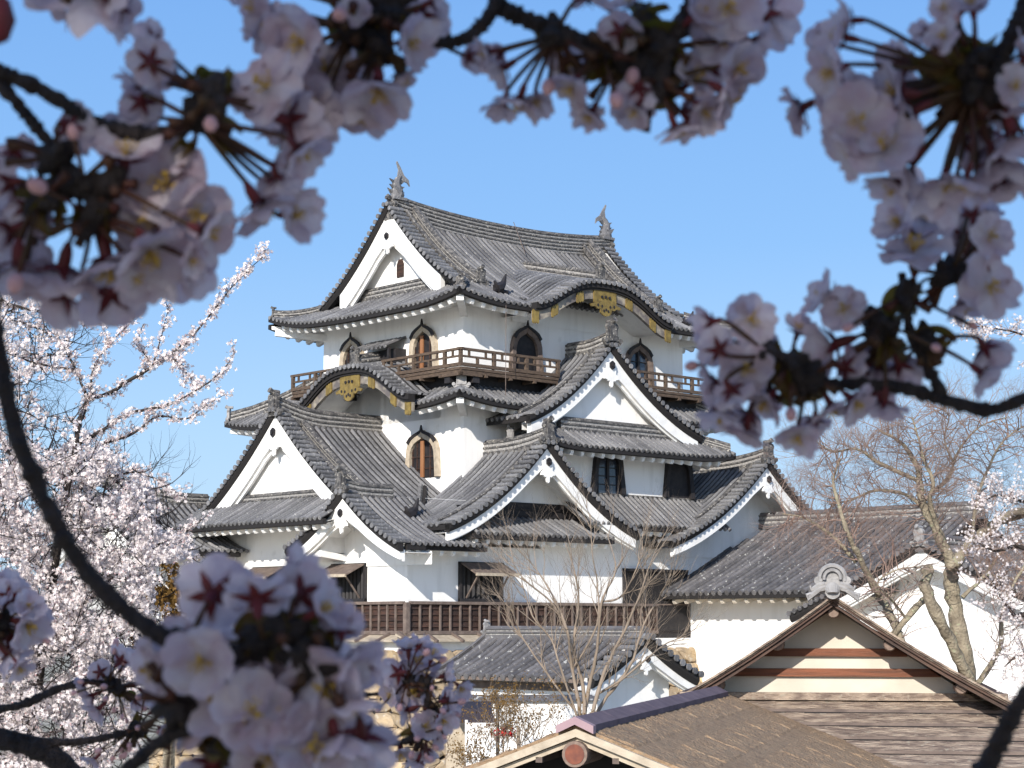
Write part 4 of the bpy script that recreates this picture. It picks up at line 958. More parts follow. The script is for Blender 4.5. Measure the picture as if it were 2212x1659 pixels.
for k in range(13):   # stepped shingle courses of the lower roof
    y0, y1 = yw - 0.02 - k * 0.34, yw - 0.02 - (k + 1) * 0.34; z0, z1 = -1.03 - k * 0.16, -1.03 - (k + 1) * 0.16
    xl = 2.4 + 0.2 * k
    n = 24
    for i in range(n):
        xa, xb = -xl + (2 * xl + 0.6) * i / n, -xl + (2 * xl + 0.6) * (i + 1) / n; j = rs_.uniform(-0.006, 0.006)
        sk.prism([(xa, y0, z0 + j), (xb, y0, z0 + j), (xb, y1, z1 + 0.045 + j), (xa, y1, z1 + 0.045 + j)], (0, 0, -0.06))
lr_ = sk.build('lower_roof', 'board', hall)
for k in range(12):
    y1, z1, xl = yw - 0.02 - (k + 1) * 0.34, -1.03 - (k + 1) * 0.16, 2.4 + 0.2 * k; e_ = MB(); e_.box((-xl, y1 - 0.012, z1 + 0.012), (xl + 0.6, y1 + 0.004, z1 + 0.05)); e_.box((-xl, y1 - 0.008, z1 - 0.03), (xl + 0.6, y1 + 0.004, z1 + 0.01), 1); e_.build('course_edge', ['batten', 'eavedark'], lr_)  # dark strip paints the shadow gap under each pale course edge
hb = MB(); hb.box((-2.2, 0.9, -6.5), (2.3, 8, -0.95)); hb.build('wall', 'brownboard', hall)
# pale cloud-scroll ornament on the ridge end
om = MB(); c = Vector((0, -0.06, 0.42))
def disc(x, z, r_, th=0.1, y=0.0): om.tube([c + Vector((x, y, z)), c + Vector((x, y + th, z))], r_, 18)
om.tube([c + Vector((0, -0.09, 0.0)), c + Vector((0, -0.08, 0.05)), c + Vector((0, 0.1, 0.05))], [0.07, 0.1, 0.1], 16); disc(0, 0.02, 0.10, 0.16, -0.06)
om.tube([c + Vector((0.17 * math.cos(t), 0, 0.2 + 0.17 * math.sin(t))) for t in np.linspace(R(-15), R(195), 14)], 0.032, 6)
om.tube([c + Vector((0.11 * math.cos(t), -0.01, 0.2 + 0.11 * math.sin(t))) for t in np.linspace(R(-10), R(190), 12)], 0.025, 6)
om.prism([c + Vector((a, 0.03, b)) for a, b in ((-0.15, 0.0), (0.15, 0.0), (0.16, 0.2), (0.1, 0.33), (-0.1, 0.33), (-0.16, 0.2))], (0, 0.06, 0))
for sg in (-1, 1):
    disc(sg * 0.19, 0.17, 0.055, 0.1, -0.02)
    om.tube([c + Vector((sg * x, 0, z)) for x, z in ((0.08, 0.08), (0.18, 0.05), (0.27, -0.02), (0.33, -0.08), (0.34, -0.02), (0.29, 0.0))], [0.05, 0.045, 0.04, 0.035, 0.03, 0.02], 6)
    om.tube([c + Vector((sg * x, 0, z)) for x, z in ((0.1, 0.12), (0.2, 0.1), (0.28, 0.05), (0.3, 0.1))], [0.04, 0.035, 0.03, 0.02], 6)
om.build('ridge_ornament', 'silver', hall)

# ================================================================ log-ended roof at the bottom of the picture
fr0 = thing('bark_roofed_building', 'low building with mossy brown bark roof, pink metal ridge cap and round red log end', 'building', (0.58, 17.0, -0.84), -math.atan2(1.54, 6.0))
# local y along ridge (away), x right
pitch_, LR, LL = 0.385, 4.6, 3.4
mb = MB(); rs2 = random.Random(8)
for sg, L_ in ((1, LR), (-1, LL)):
    nx, ny = 46, 90; vs = []
    for j in range(ny + 1):
        for i in range(nx + 1):
            x = L_ * i / nx; y = 9.0 * j / ny
            seam = -0.06 if (abs(((x + 0.05) % 0.62)) < 0.05 or abs((y % 1.5)) < 0.05 ) else 0
            vs.append((sg * x, y, -pitch_ * x - 0.04 + seam + rs2.uniform(-0.012, 0.012)))
    mb.add(vs, [(j*(nx+1)+i, j*(nx+1)+i+1, (j+1)*(nx+1)+i+1, (j+1)*(nx+1)+i) for j in range(ny) for i in range(nx)])
    mb.prism([(0, 0, -0.05), (sg * L_, 0, -0.05 - pitch_ * L_), (sg * L_, 0, -0.11 - pitch_ * L_), (0, 0, -0.11)], (0, 9, 0))
br = mb.build('roof', 'shingle', fr0)
bb = MB()
for sg, L_ in ((1, LR), (-1, LL)):
    bb.prism([(0, -0.06, -0.08), (sg * L_, -0.06, -0.08 - pitch_ * L_), (sg * L_, -0.06, -0.15 - pitch_ * L_), (0, -0.06, -0.15)], (0, 0.08, 0)); bb.cut()
    bb.prism([(0, 0.0, -0.16), (sg * L_, 0.0, -0.16 - pitch_ * L_), (sg * L_, 0.0, -0.21 - pitch_ * L_), (0, 0.0, -0.21)], (0, 0.06, 0)); bb.cut()
bb.pieces('bargeboard', 'palewood', br)
m = MB(); m.prism([(0, -0.1, 0.03), (0.17, -0.1, -0.05), (0.17, -0.1, -0.12), (0, -0.1, -0.04), (-0.17, -0.1, -0.12), (-0.17, -0.1, -0.05)], (0, 0.12, 0), 0)
for k in range(8): y = 0.02 + k * 1.08; m.prism([(0, y, 0.03), (0.16, y, -0.045), (0.16, y, -0.1), (0, y, -0.03), (-0.16, y, -0.1), (-0.16, y, -0.045)], (0, 1.07, 0), 1)
m.build('ridge_cap', ['copper', 'purple'], br)
m = MB(); m.tube([(0, -0.1, -0.30), (0, 0.9, -0.30)], 0.115, 20); m.build('log_end_rim', 'logend', fr0)
m = MB(); m.tube([(0, -0.108, -0.30), (0, 0.0, -0.30)], 0.088, 20); m.build('log_end', 'logred', fr0)
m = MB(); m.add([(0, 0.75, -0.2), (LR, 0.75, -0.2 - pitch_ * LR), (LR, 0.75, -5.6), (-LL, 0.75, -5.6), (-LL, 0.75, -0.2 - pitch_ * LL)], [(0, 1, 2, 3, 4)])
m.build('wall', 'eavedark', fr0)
m = MB()
for k in range(9): 
    for sg, L_ in ((1, LR), (-1, LL)):
        x = 0.35 + k * 0.45
        if x < L_: m.box((sg * x - 0.03, 0.0, -0.2 - pitch_ * x - 0.05), (sg * x + 0.03, 0.75, -0.2 - pitch_ * x)); m.cut()
m.pieces('rafter', 'batten', br)

# ================================================================ yard clutter between the roofs
aw = thing('dark_awning', 'dark purple cloth awning on a white pole below the stone base', 'awning', at(1010, 1555, 40))
m = MB(); m.prism([(-0.55, 0, 0.22), (0.5, 0, 0.2), (0.62, 0, -0.06), (-0.6, 0, -0.06)], (0, 0.06, 0)); m.prism([(-0.55, 0.06, 0.22), (0.5, 0.06, 0.2), (0.5, 1.6, 0.3), (-0.55, 1.6, 0.3)], (0, 0, 0.02)); m.build('cloth', 'tent', aw)
m = MB(); m.tube([(-0.02, -0.02, -4.3), (-0.02, -0.02, 0.0)], 0.035, 8); m.build('pole', 'whitetrim', aw)
po = MB(); q = at(985, 1590, 42); po.box((-0.22, 0, -4.2), (0.22, 0.3, 0.35)); o_ = po.build('wooden_post', 'palewood'); o_.location = q; tag(o_, 'square grey wooden gate post beside the dark awning', 'post')
sg_ = thing('notice_board', 'small white notice board with a peaked top near the stone base', 'sign', at(763, 1632, 36))
m = MB(); m.prism([(-0.14, 0, -0.3), (0.14, 0, -0.3), (0.14, 0, 0.1), (0, 0, 0.17), (-0.14, 0, 0.1)], (0, 0.04, 0)); m.build('board', 'whitetrim', sg_)
m = MB(); m.beam((-0.2, -0.01, 0.09), (0, -0.01, 0.2), 0.08, 0.025); m.beam((0, -0.01, 0.2), (0.2, -0.01, 0.09), 0.08, 0.025)
for z in (0.03, -0.02, -0.12, -0.17):
    for x in (-0.05, 0.03): m.box((x, -0.008, z - 0.012), (x + 0.025, 0.0, z + 0.012))
m.build('frame_and_writing', 'ink', sg_)
m = MB(); m.beam((0, 0.04, -4), (0, 0.04, -0.3), 0.06, 0.06); m.build('post', 'batten', sg_)
# low plaster walls in the yard
for nm, a, b, h0, h1, lab in (('plaster_wall', (1010, 1512), (1290, 1512), -6.3, 0, 'low white plaster wall with grey coping below the gate house'), ('plaster_wall', (730, 1590), (830, 1575), -6.3, 0, 'small white plaster wall at the foot of the stone base')):
    Y = 45 if a[0] > 900 else 44; pa, pb_ = at(*a, Y), at(*b, Y)
    t_ = thing(nm, lab, 'wall', pa); L = (pb_ - pa).length
    m = MB(); m.box((0, 0, h0 - pa.z), (L, 0.25, -0.02)); m.build('wall', 'whitetrim', t_)
    m = MB(); m.prism([(-0.05, -0.15, -0.02), (-0.05, 0.12, 0.12), (-0.05, 0.4, -0.02)], (L + 0.1, 0, 0)); m.build('coping', 'tilebrown', t_)
rd = thing('red_flower_bush', 'small bright red flowering bush by the bark roof', 'bush', at(1087, 1582, 38)); m = MB(); rr = random.Random(2)
for _ in range(110):
    p = Vector((rr.gauss(0, 0.10), rr.gauss(0, 0.08), rr.gauss(0, 0.05))); d = Vector((rr.gauss(0, 1), rr.gauss(0, 1), rr.gauss(0, 1))).normalized() * 0.035; e2 = d.orthogonal().normalized() * 0.03
    m.add([p + d, p + e2, p - d, p - e2], [(0, 1, 2, 3)])
rb_ = m.build('blooms', 'red', rd); rb_['kind'] = 'stuff'
m = MB(); m.tube([(0, 0, -4.5), (0.02, 0, -1.5), (0, 0, 0)], [0.05, 0.03, 0.01], 5); m.build('stem', 'twig', rd)
# ================================================================ trees
class Tw:
    """collects tapered twigs cheaply"""
    def __init__(s): s.V = []; s.F = []; s.n = 0
    def seg(s, p, q, r0, r1, k=4):
        d = q - p; L = math.sqrt(d[0]**2 + d[1]**2 + d[2]**2)
        if L < 1e-6: return
        d = d / L; a = np.cross(d, (0.3, 0.5, 0.81)); a /= (np.linalg.norm(a) + 1e-9); b = np.cross(d, a)
        for c, r in ((p, r0), (q, r1)):
            for i in range(k): t = 2 * math.pi * i / k; s.V.append(c + (a * math.cos(t) + b * math.sin(t)) * r)
        n = s.n
        for i in range(k): s.F.append((n + i, n + (i+1) % k, n + k + (i+1) % k, n + k + i))
        s.n += 2 * k
    def build(s, name, m, parent): return npmesh(name, np.array(s.V), np.array(s.F), m, parent, smooth=True)
def smooth_path(pts, rads, sub=6, wob=0.0, rg=None):
    P = [np.array(p, float) for p in pts]; out, R_ = [], []
    for i in range(len(P) - 1):
        p0, p1, p2, p3 = P[max(i-1, 0)], P[i], P[i+1], P[min(i+2, len(P)-1)]
        for j in range(sub):
            t = j / sub; q = 0.5 * ((2*p1) + (-p0+p2)*t + (2*p0-5*p1+4*p2-p3)*t*t + (-p0+3*p1-3*p2+p3)*t**3)
            r = rads[i] + (rads[i+1] - rads[i]) * t
            if wob and rg is not None: q = q + rg.normal(0, wob * r, 3); r *= 1 + rg.normal(0, 0.09)
            out.append(q); R_.append(r)
    out.append(P[-1]); R_.append(rads[-1]); return out, R_
def limb(mb, px, Y, r0, r1, jit=0.0, rg=None, sub=5):
    """px: list of (x, y[, dY]) layout points at distance Y"""
    pts = [np.array(at(p[0], p[1], Y + (p[2] if len(p) > 2 else 0))) for p in px]
    rads = [r0 + (r1 - r0) * i / (len(pts) - 1) for i in range(len(pts))]
    path, rr = smooth_path(pts, rads, sub, jit, rg)
    mb.tube(path, rr, 8); return path, rr
def grow(tw, p, d, L, r, lv, rg, up=0.25, spread=0.7, tips=None, bend=0.25, kids=3):
    n = 4; q = p
    for i in range(n):
        d = d + rg.normal(0, bend, 3) + np.array([0, 0, up * 0.3]); d = d / np.linalg.norm(d)
        q2 = q + d * L / n; ra, rb = r * (1 - 0.7 * i / n), r * (1 - 0.7 * (i + 1) / n)
        tw.seg(q, q2, ra, rb, 4 if r > 0.01 else 3); q = q2
        if tips is not None and lv <= 1: tips.append((q.copy(), d.copy()))
        if lv > 0 and i >= 1 or (lv > 0 and rg.random() < 0.4):
            for _ in range(kids if i == n - 1 else max(1, kids - 2)):
                e = rg.normal(0, 1, 3); e -= d * e.dot(d); e /= np.linalg.norm(e)
                nd = d + e * spread * rg.uniform(0.6, 1.3); nd /= np.linalg.norm(nd)
                grow(tw, q, nd, L * rg.uniform(0.5, 0.8), rb * 0.85, lv - 1, rg, up, spread, tips, bend, kids)
    return q

def rand_rot(n, rg):
    q = rg.normal(0, 1, (n, 4)); q /= np.linalg.norm(q, axis=1)[:, None]; w_, x, y, z = q.T
    return np.stack([1-2*(y*y+z*z), 2*(x*y-w_*z), 2*(x*z+w_*y), 2*(x*y+w_*z), 1-2*(x*x+z*z), 2*(y*z-w_*x), 2*(x*z-w_*y), 2*(y*z+w_*x), 1-2*(x*x+y*y)], 1).reshape(n, 3, 3)
# five-petalled small blossom template (each petal a bent kite)
def blossom_template():
    V, F = [(0, 0, 0)], []
    for k in range(5):
        a = 2 * math.pi * k / 5; c, s_ = math.cos(a), math.sin(a)
        for (x, y, z) in ((0.55, -0.30, 0.16), (1.0, -0.14, 0.34), (1.0, 0.14, 0.34), (0.55, 0.30, 0.16)): V.append((x * c - y * s_, x * s_ + y * c, z))
        b = 1 + 4 * k; F += [(0, b, b + 1), (0, b + 1, b + 2), (0, b + 2, b + 3)]
    return np.array(V), np.array(F)
BT, BF = blossom_template()
def scatter(name, C, size, m, parent, rg, T=BT, F=BF, kind=None):
    n = len(C); Rm = rand_rot(n, rg); sz = size * rg.uniform(0.75, 1.2, n)
    V = np.einsum('nij,kj->nki', Rm, T) * sz[:, None, None] + C[:, None, :]
    FF = (F[None] + (np.arange(n) * len(T))[:, None, None]).reshape(-1, F.shape[1])
    o = npmesh(name, V.reshape(-1, 3), FF, m, parent)
    if kind: o['kind'] = kind
    return o
QT = np.array([(-1, -0.55, 0), (1, -0.45, 0.15), (0.9, 0.55, 0), (-0.9, 0.5, 0.12)]); QF = np.array([(0, 1, 2, 3)])

# ---- sunlit cherry tree at the left
cherry = thing('cherry_tree', 'sunlit cherry tree in full pale pink bloom filling the left side', 'tree', at(100, 1659, 20))
cherry_off = np.array(cherry.location)
rg = np.random.default_rng(11); Y0 = 20.0
mb = MB(); tips = []; tw = Tw(); centers = []
limbs = [
 ([(60, 1900), (60, 1659), (90, 1400), (130, 1150), (170, 915)], 0.07, 0.03, 0),
 ([(170, 915), (190, 865), (235, 850), (330, 790), (400, 740), (450, 685), (510, 610), (570, 553)], 0.030, 0.003, 1),
 ([(190, 865), (165, 800), (130, 740), (70, 705), (20, 690)], 0.018, 0.006, 1),
 ([(-10, 640), (15, 655), (90, 675), (180, 690), (280, 695), (300, 640), (340, 620), (387, 590)], 0.018, 0.003, 1),
 ([(90, 675), (150, 680), (200, 650), (230, 620)], 0.01, 0.004, 1),
 ([(170, 960), (220, 930), (270, 895), (360, 875), (430, 840), (480, 800), (508, 762)], 0.022, 0.003, 1),
 ([(220, 960), (290, 935), (340, 900), (400, 905), (440, 880), (480, 855)], 0.016, 0.003, 1),
 ([(200, 865), (200, 800), (240, 740), (280, 700)], 0.012, 0.004, 1),
 ([(165, 800), (100, 790), (40, 770), (0, 740)], 0.014, 0.005, 1),
 ([(400, 790), (385, 790), (370, 760), (400, 800), (420, 830)], 0.006, 0.003, 1),
 ([(330, 790), (350, 720), (365, 665)], 0.009, 0.003, 1), ([(330, 790), (300, 740), (310, 700)], 0.007, 0.003, 1),
 ([(130, 1150), (200, 1010), (240, 1030), (270, 1060), (310, 1095)], 0.02, 0.006, 1),
 ([(100, 1400), (180, 1300), (260, 1240), (340, 1180), (400, 1150), (440, 1120)], 0.03, 0.006, 1),
 ([(80, 1500), (160, 1480), (260, 1420), (340, 1400)], 0.025, 0.006, 1),
 ([(130, 1150), (60, 1050), (10, 960), (-20, 900)], 0.03, 0.01, 1),
 ([(70, 1600), (150, 1570), (240, 1540), (330, 1530)], 0.025, 0.006, 1),
 ([(240, 1030), (300, 1020), (350, 1045), (400, 1075)], 0.012, 0.004, 1),
]
for px, r0, r1, fl in limbs:
    dj = rg.uniform(-0.5, 0.5, 1)[0]
    path, rr = limb(mb, [(x, y, dj * i / len(px)) for i, (x, y) in enumerate(px)], Y0, r0, r1, 0.25, rg)
    if fl:
        for i in range(1, len(path)):
            seg = np.array(path[i]) - np.array(path[i-1]); L = np.linalg.norm(seg)
            for _ in range(int(L / 0.03) + 1):
                t = rg.random(); c = np.array(path[i-1]) + seg * t
                if rg.random() < 0.30:
                    dd = seg / L + rg.normal(0, 0.7, 3); dd /= np.linalg.norm(dd); tp = []
                    grow(tw, c, dd, rg.uniform(0.06, 0.22), 0.004, 0, rg, tips=tp, bend=0.2)
                    for q, _d in tp: centers.append(q)
                else: centers.append(c + rg.normal(0, 0.018, 3))
mb_mass = []
def inside(x, y):
    if y < 900: return x < 120 + 40 * math.sin(y * 0.02)
    edge = np.interp(y, [900, 960, 1020, 1080, 1130, 1200, 1300, 1400, 1500, 1659, 1900], [150, 220, 300, 345, 400, 425, 400, 330, 300, 290, 300])
    if 1215 < y < 1420 and 330 < x < 440: return rg.random() < 0.12
    return x < edge
N = 0
while N < 7600:
    x, y = rg.uniform(-140, 440), rg.uniform(610, 1750)
    if not inside(x, y): continue
    if y < 960 and rg.random() < 0.75: continue
    # clumping
    if math.sin(x * 0.045 + 1.3 * math.sin(y * 0.03)) + math.sin(y * 0.05 + x * 0.013) < -1.0: continue
    mb_mass.append(np.array(at(x, y, Y0 + rg.uniform(-1.4, 2.2)))); N += 1
C = []
for c in centers:
    for _ in range(rg.integers(3, 7)): C.append(c + rg.normal(0, 0.022, 3))
for c in mb_mass:
    sp_ = rg.uniform(0.022, 0.038)
    for _ in range(rg.integers(7, 13)): C.append(c + rg.normal(0, sp_, 3))
for _ in range(1500):   # twigs through the mass
    x, y = rg.uniform(-60, 420), rg.uniform(640, 1700)
    if inside(x, y):
        p = np.array(at(x, y, Y0 + rg.uniform(-1.3, 2.2))); grow(tw, p, rg.normal(0, 1, 3) / 1.7, rg.uniform(0.2, 0.6), 0.008, 1, rg, bend=0.2)
C = np.array(C) - cherry_off
for q in range(len(mb.v)): mb.v[q] = tuple(np.array(mb.v[q]) - cherry_off)
tk = mb.build('trunk', 'farbark', cherry, smooth=True); tw.V = [v - cherry_off for v in tw.V]; tw.build('twigs', 'farbark', cherry)
o = scatter('blossom', C, 0.021, 'petalfar', cherry, rg, kind='stuff')
CB = C[rg.random(len(C)) < 0.22] + rg.normal(0, 0.02, ((1,)[0], 3)); scatter('bud', CB, 0.008, 'budfar', cherry, rg, kind='stuff')
print('cherry blossoms', len(C))

# ---- ochre tree between cherry and keep
def leafy(name, lab, px, Y, cols, n, rads, size, mname, trunk=True, cat='tree', seed=1):
    r = np.random.default_rng(seed); base = at(*px, Y); t = thing(name, lab, cat, base); b = np.array(base)
    pts = []
    for (x, y, rx, ry, w_) in cols:
        c = np.array(at(x, y, Y)); k = Y / FP
        m_ = int(n * w_); u = r.normal(0, 1, (m_, 3)); u /= np.linalg.norm(u, axis=1)[:, None]; u *= r.uniform(0.3, 1.0, (m_, 1)) ** 0.5
        pts.append(c + u * np.array([rx * k, rx * k, ry * k]) - b)
    P_ = np.concatenate(pts); keep = np.sin(P_[:, 0] * 9) + np.sin(P_[:, 2] * 8 + P_[:, 0] * 5) + r.normal(0, 0.5, len(P_)) > -0.7
    scatter('crown', P_[keep], size, mname, t, r, QT, QF, kind='stuff')
    m = MB(); m.tube([(0, 0, -5.5), (0.02, 0, -2.0), (0, 0, 0.3)], [0.16, 0.1, 0.03], 7); m.build('trunk', 'bark', t)
    return t
leafy('ochre_tree', 'ochre and rust leaved tree seen between the cherry and the keep', (370, 1330), 34, [(390, 1320, 60, 60, 0.5), (340, 1250, 50, 60, 0.3), (330, 1400, 60, 60, 0.2)], 5200, 1, 0.045, 'moss', seed=4)
def twiggy(name, lab, px, Y, w_, n, L, seed, m_='twig'):
    r = np.random.default_rng(seed); t = thing(name, lab, 'shrub', at(*px, Y)); tw = Tw(); k = Y / FP; tp = []
    for i in range(n):
        p = np.array([r.normal(0, w_ * k * 0.5), r.normal(0, 0.3), r.uniform(-0.5, -0.1)]); grow(tw, p, np.array([r.normal(0, 0.5), r.normal(0, 0.4), 1.0]), L * r.uniform(0.5, 1), 0.012, 2, r, up=0.1, bend=0.22, kids=2, tips=tp)
    tw.seg(np.array([0, 0, -4.5]), np.array([0, 0, 0.0]), 0.06, 0.04, 6); tw.build('twigs', m_, t)
    tips_ = np.array([q for q, _ in tp]); keep = r.random(len(tips_)) < 0.5
    scatter('leaves', tips_[keep], 0.02, 'moss', t, r, QT, QF, kind='stuff')
twiggy('brown_shrub', 'brown twiggy shrub beside the dark awning', (1120, 1570), 38, 100, 42, 0.75, 5)
twiggy('yard_shrub', 'straggly yellow brown shrub just above the bark roof edge', (1050, 1640), 36, 90, 26, 0.4, 6)
twiggy('dry_shrub', 'dry orange brown shrub trailing over the low plaster wall', (1075, 1500), 42, 60, 26, 0.35, 9)
# ---- bare multi-stemmed shrub in front of the keep
shr = thing('bare_shrub_tree', 'slender bare multi-stemmed tree in front of the gate house roof', 'tree', at(1255, 1600, 41)); so = np.array(shr.location)
rg = np.random.default_rng(21); mb = MB(); tw = Tw()
stems = [
 [(1255, 1600), (1250, 1520), (1235, 1440), (1225, 1360), (1190, 1280), (1150, 1220), (1100, 1170)],
 [(1255, 1600), (1262, 1500), (1240, 1400), (1250, 1300), (1240, 1230), (1220, 1170)],
 [(1255, 1600), (1270, 1500), (1290, 1400), (1300, 1300), (1330, 1230), (1310, 1150)],
 [(1262, 1600), (1290, 1500), (1310, 1440), (1350, 1360), (1380, 1290), (1400, 1230), (1420, 1180)],
 [(1262, 1600), (1300, 1520), (1360, 1440), (1390, 1350), (1430, 1280), (1450, 1240)],
 [(1250, 1560), (1210, 1440), (1190, 1380), (1150, 1330), (1130, 1270), (1105, 1240)],
 [(1245, 1540), (1200, 1480), (1130, 1380), (1115, 1340), (1100, 1310)],
 [(1290, 1500), (1340, 1470), (1400, 1420), (1440, 1390), (1480, 1375)],
 [(1240, 1440), (1290, 1350), (1290, 1260), (1280, 1200), (1275, 1110)], [(1225, 1360), (1190, 1300), (1130, 1250), (1100, 1200)],
 [(1300, 1300), (1340, 1290), (1370, 1240), (1390, 1180)]]
for st_ in stems:
    path, rr = limb(mb, [(x, y, rg.uniform(-0.4, 0.4)) for x, y in st_], 41, 0.05 if st_[0][1] > 1590 else 0.028, 0.006, 0.15, rg)
    for i in range(6, len(path) - 1, 1):
        if rg.random() < 0.62:
            d = np.array(path[i+1]) - np.array(path[i-1]); d /= np.linalg.norm(d); e = rg.normal(0, 1, 3); e -= d * e.dot(d); e /= np.linalg.norm(e)
            grow(tw, np.array(path[i]), d + e * 0.5, rg.uniform(0.5, 1.0), 0.014, 2, rg, up=0.3, spread=0.5, bend=0.12, kids=2)
for q in range(len(mb.v)): mb.v[q] = tuple(np.array(mb.v[q]) - so)
mb.tube([(0, 0, -5.0), (0, 0, 0.1)], [0.12, 0.07], 8); mb.build('stems', 'twig', shr, smooth=True); tw.V = [v - so for v in tw.V]; tw.build('twigs', 'twig', shr)

# ---- big bare tree at the right
bt_ = thing('bare_tree', 'large bare tree with mossy pale trunk and reddish budding twigs at the right', 'tree', at(2110, 1560, 31)); so = np.array(bt_.location)
rg = np.random.default_rng(31); mb = MB(); tw = Tw()
LB_ = [
 ([(2120, 1700), (2105, 1560), (2090, 1450), (2070, 1350), (2055, 1260), (2060, 1220)], 0.21, 0.13, 0, 0),
 ([(2098, 1480), (2060, 1400), (2020, 1320), (1995, 1260)], 0.13, 0.10, 0, 0),
 ([(1995, 1265), (2010, 1225), (1990, 1235)], 0.12, 0.05, 0, 0),
 ([(2060, 1230), (2020, 1140), (1990, 1080), (1985, 1020), (1950, 960), (1900, 930)], 0.12, 0.02, 3, 1),
 ([(2040, 1180), (2010, 1090), (2015, 1040), (1995, 990), (1985, 950), (1970, 900)], 0.06, 0.012, 3, 1),
 ([(2060, 1220), (2100, 1170), (2150, 1130), (2212, 1110), (2260, 1080)], 0.13, 0.05, 3, 1),
 ([(2150, 1130), (2200, 1105), (2260, 1120)], 0.09, 0.07, 0, 0),
 ([(1985, 1040), (1900, 1000), (1850, 970), (1800, 975), (1760, 950)], 0.045, 0.008, 3, 1),
 ([(2030, 1130), (1960, 1070), (1890, 1060), (1840, 1080), (1790, 1090)], 0.045, 0.01, 3, 1),
 ([(1850, 1215), (1800, 1160), (1740, 1120), (1690, 1110)], 0.05, 0.012, 3, 1),
 ([(1900, 1290), (1860, 1210), (1835, 1160), (1815, 1100), (1800, 1040), (1815, 990)], 0.075, 0.014, 3, 1),
 ([(1950, 1400), (1930, 1340), (1900, 1290)], 0.09, 0.08, 1, 1),
 ([(1905, 1400), (1930, 1370), (1980, 1310), (2005, 1290)], 0.075, 0.06, 0, 0),
 ([(1960, 1340), (1930, 1300), (1895, 1260), (1940, 1230), (1990, 1225)], 0.03, 0.01, 1, 1),
 ([(2080, 1290), (2130, 1240), (2170, 1180), (2200, 1150)], 0.05, 0.015, 3, 1),
 ([(2130, 1240), (2190, 1250), (2240, 1230)], 0.03, 0.01, 2, 1),
 ([(2110, 1480), (2160, 1400), (2165, 1330), (2190, 1260), (2230, 1200)], 0.06, 0.02, 3, 1),
 ([(2060, 1000), (2080, 960), (2120, 920), (2180, 900)], 0.03, 0.01, 3, 1), ([(2000, 1080), (2050, 1030), (2060, 1000)], 0.04, 0.03, 2, 1),
 ([(2060, 1000), (2040, 950), (2050, 900), (2030, 880)], 0.025, 0.008, 2, 1), ([(2100, 1170), (2110, 1080), (2140, 1000), (2170, 950), (2212, 920)], 0.04, 0.012, 3, 1),
]
tp = []
for px, r0, r1, lv, fl in LB_:
    dz = rg.uniform(-0.6, 0.6)
    path, rr = limb(mb, [(x, y, dz * min(1, i / 2)) for i, (x, y) in enumerate(px)], 31, r0 * 0.8, r1 * 0.9, 0.12, rg)
    if fl:
        for i in range(2, len(path) - 1):
            for _ in range(2):
                d = np.array(path[i+1]) - np.array(path[i-1]); d /= np.linalg.norm(d); e = rg.normal(0, 1, 3); e -= d * e.dot(d); e /= np.linalg.norm(e)
                grow(tw, np.array(path[i]), d * 0.5 + e, rg.uniform(0.35, 0.85), 0.011, min(lv, 3) , rg, up=0.12, spread=0.75, tips=tp, bend=0.24, kids=2)
for q in range(len(mb.v)): mb.v[q] = tuple(np.array(mb.v[q]) - so)
mb.tube([(0.1, 0, -5.0), (0.05, 0, -0.9), (0.03, 0, 0.1)], [0.4, 0.3, 0.24], 10)
mb.build('trunk', 'bark', bt_, smooth=True); print('tw', tw.n); tw.V = [v - so for v in tw.V]; tw.build('twigs', 'redtwig', bt_)
# ---- blossoming cherry at the right edge
c2 = thing('cherry_tree', 'sparsely blossoming cherry at the right edge beside the bare tree', 'tree', at(2300, 1600, 27)); so = np.array(c2.location)
rg = np.random.default_rng(41); mb = MB(); tw = Tw(); C = []
for px, r0, r1 in (([(2330, 1700), (2300, 1500), (2260, 1300), (2240, 1150)], 0.14, 0.05), ([(2250, 1300), (2200, 1330), (2170, 1300), (2140, 1250)], 0.04, 0.008), ([(2245, 1200), (2200, 1180), (2150, 1190), (2110, 1170)], 0.04, 0.008),
                   ([(2250, 1100), (2200, 1080), (2150, 1070), (2120, 1090)], 0.03, 0.008), ([(2280, 760), (2240, 735), (2180, 715), (2110, 705), (2080, 712)], 0.02, 0.004), ([(2260, 1420), (2210, 1410), (2170, 1440)], 0.03, 0.008),
                   ([(2240, 1150), (2260, 900), (2280, 760)], 0.05, 0.03), ([(2290, 1500), (2230, 1500), (2190, 1520)], 0.03, 0.01)):
    path, rr = limb(mb, px, 27, r0, r1, 0.2, rg)
    for i in range(2, len(path) - 1):
        for _ in range(2):
            d = np.array(path[i+1]) - np.array(path[i-1]); d /= np.linalg.norm(d); e = rg.normal(0, 1, 3); t2 = []
            grow(tw, np.array(path[i]), d * 0.3 + e * 0.7, rg.uniform(0.15, 0.4), 0.008, 1, rg, tips=t2, kids=2)
            for q, _d in t2:
                if rg.random() < 0.5:
                    for _k in range(rg.integers(1, 5)): C.append(q + rg.normal(0, 0.03, 3))
for q in range(len(mb.v)): mb.v[q] = tuple(np.array(mb.v[q]) - so)
mb.tube([(0.2, 0, -5.0), (0.15, 0, 0)], [0.25, 0.15], 8); mb.build('trunk', 'farbark', c2, smooth=True); tw.V = [v - so for v in tw.V]; tw.build('twigs', 'redtwig', c2)
scatter('blossom', np.array(C) - so, 0.021, 'petalfar', c2, rg, kind='stuff'); print('c2', len(C))
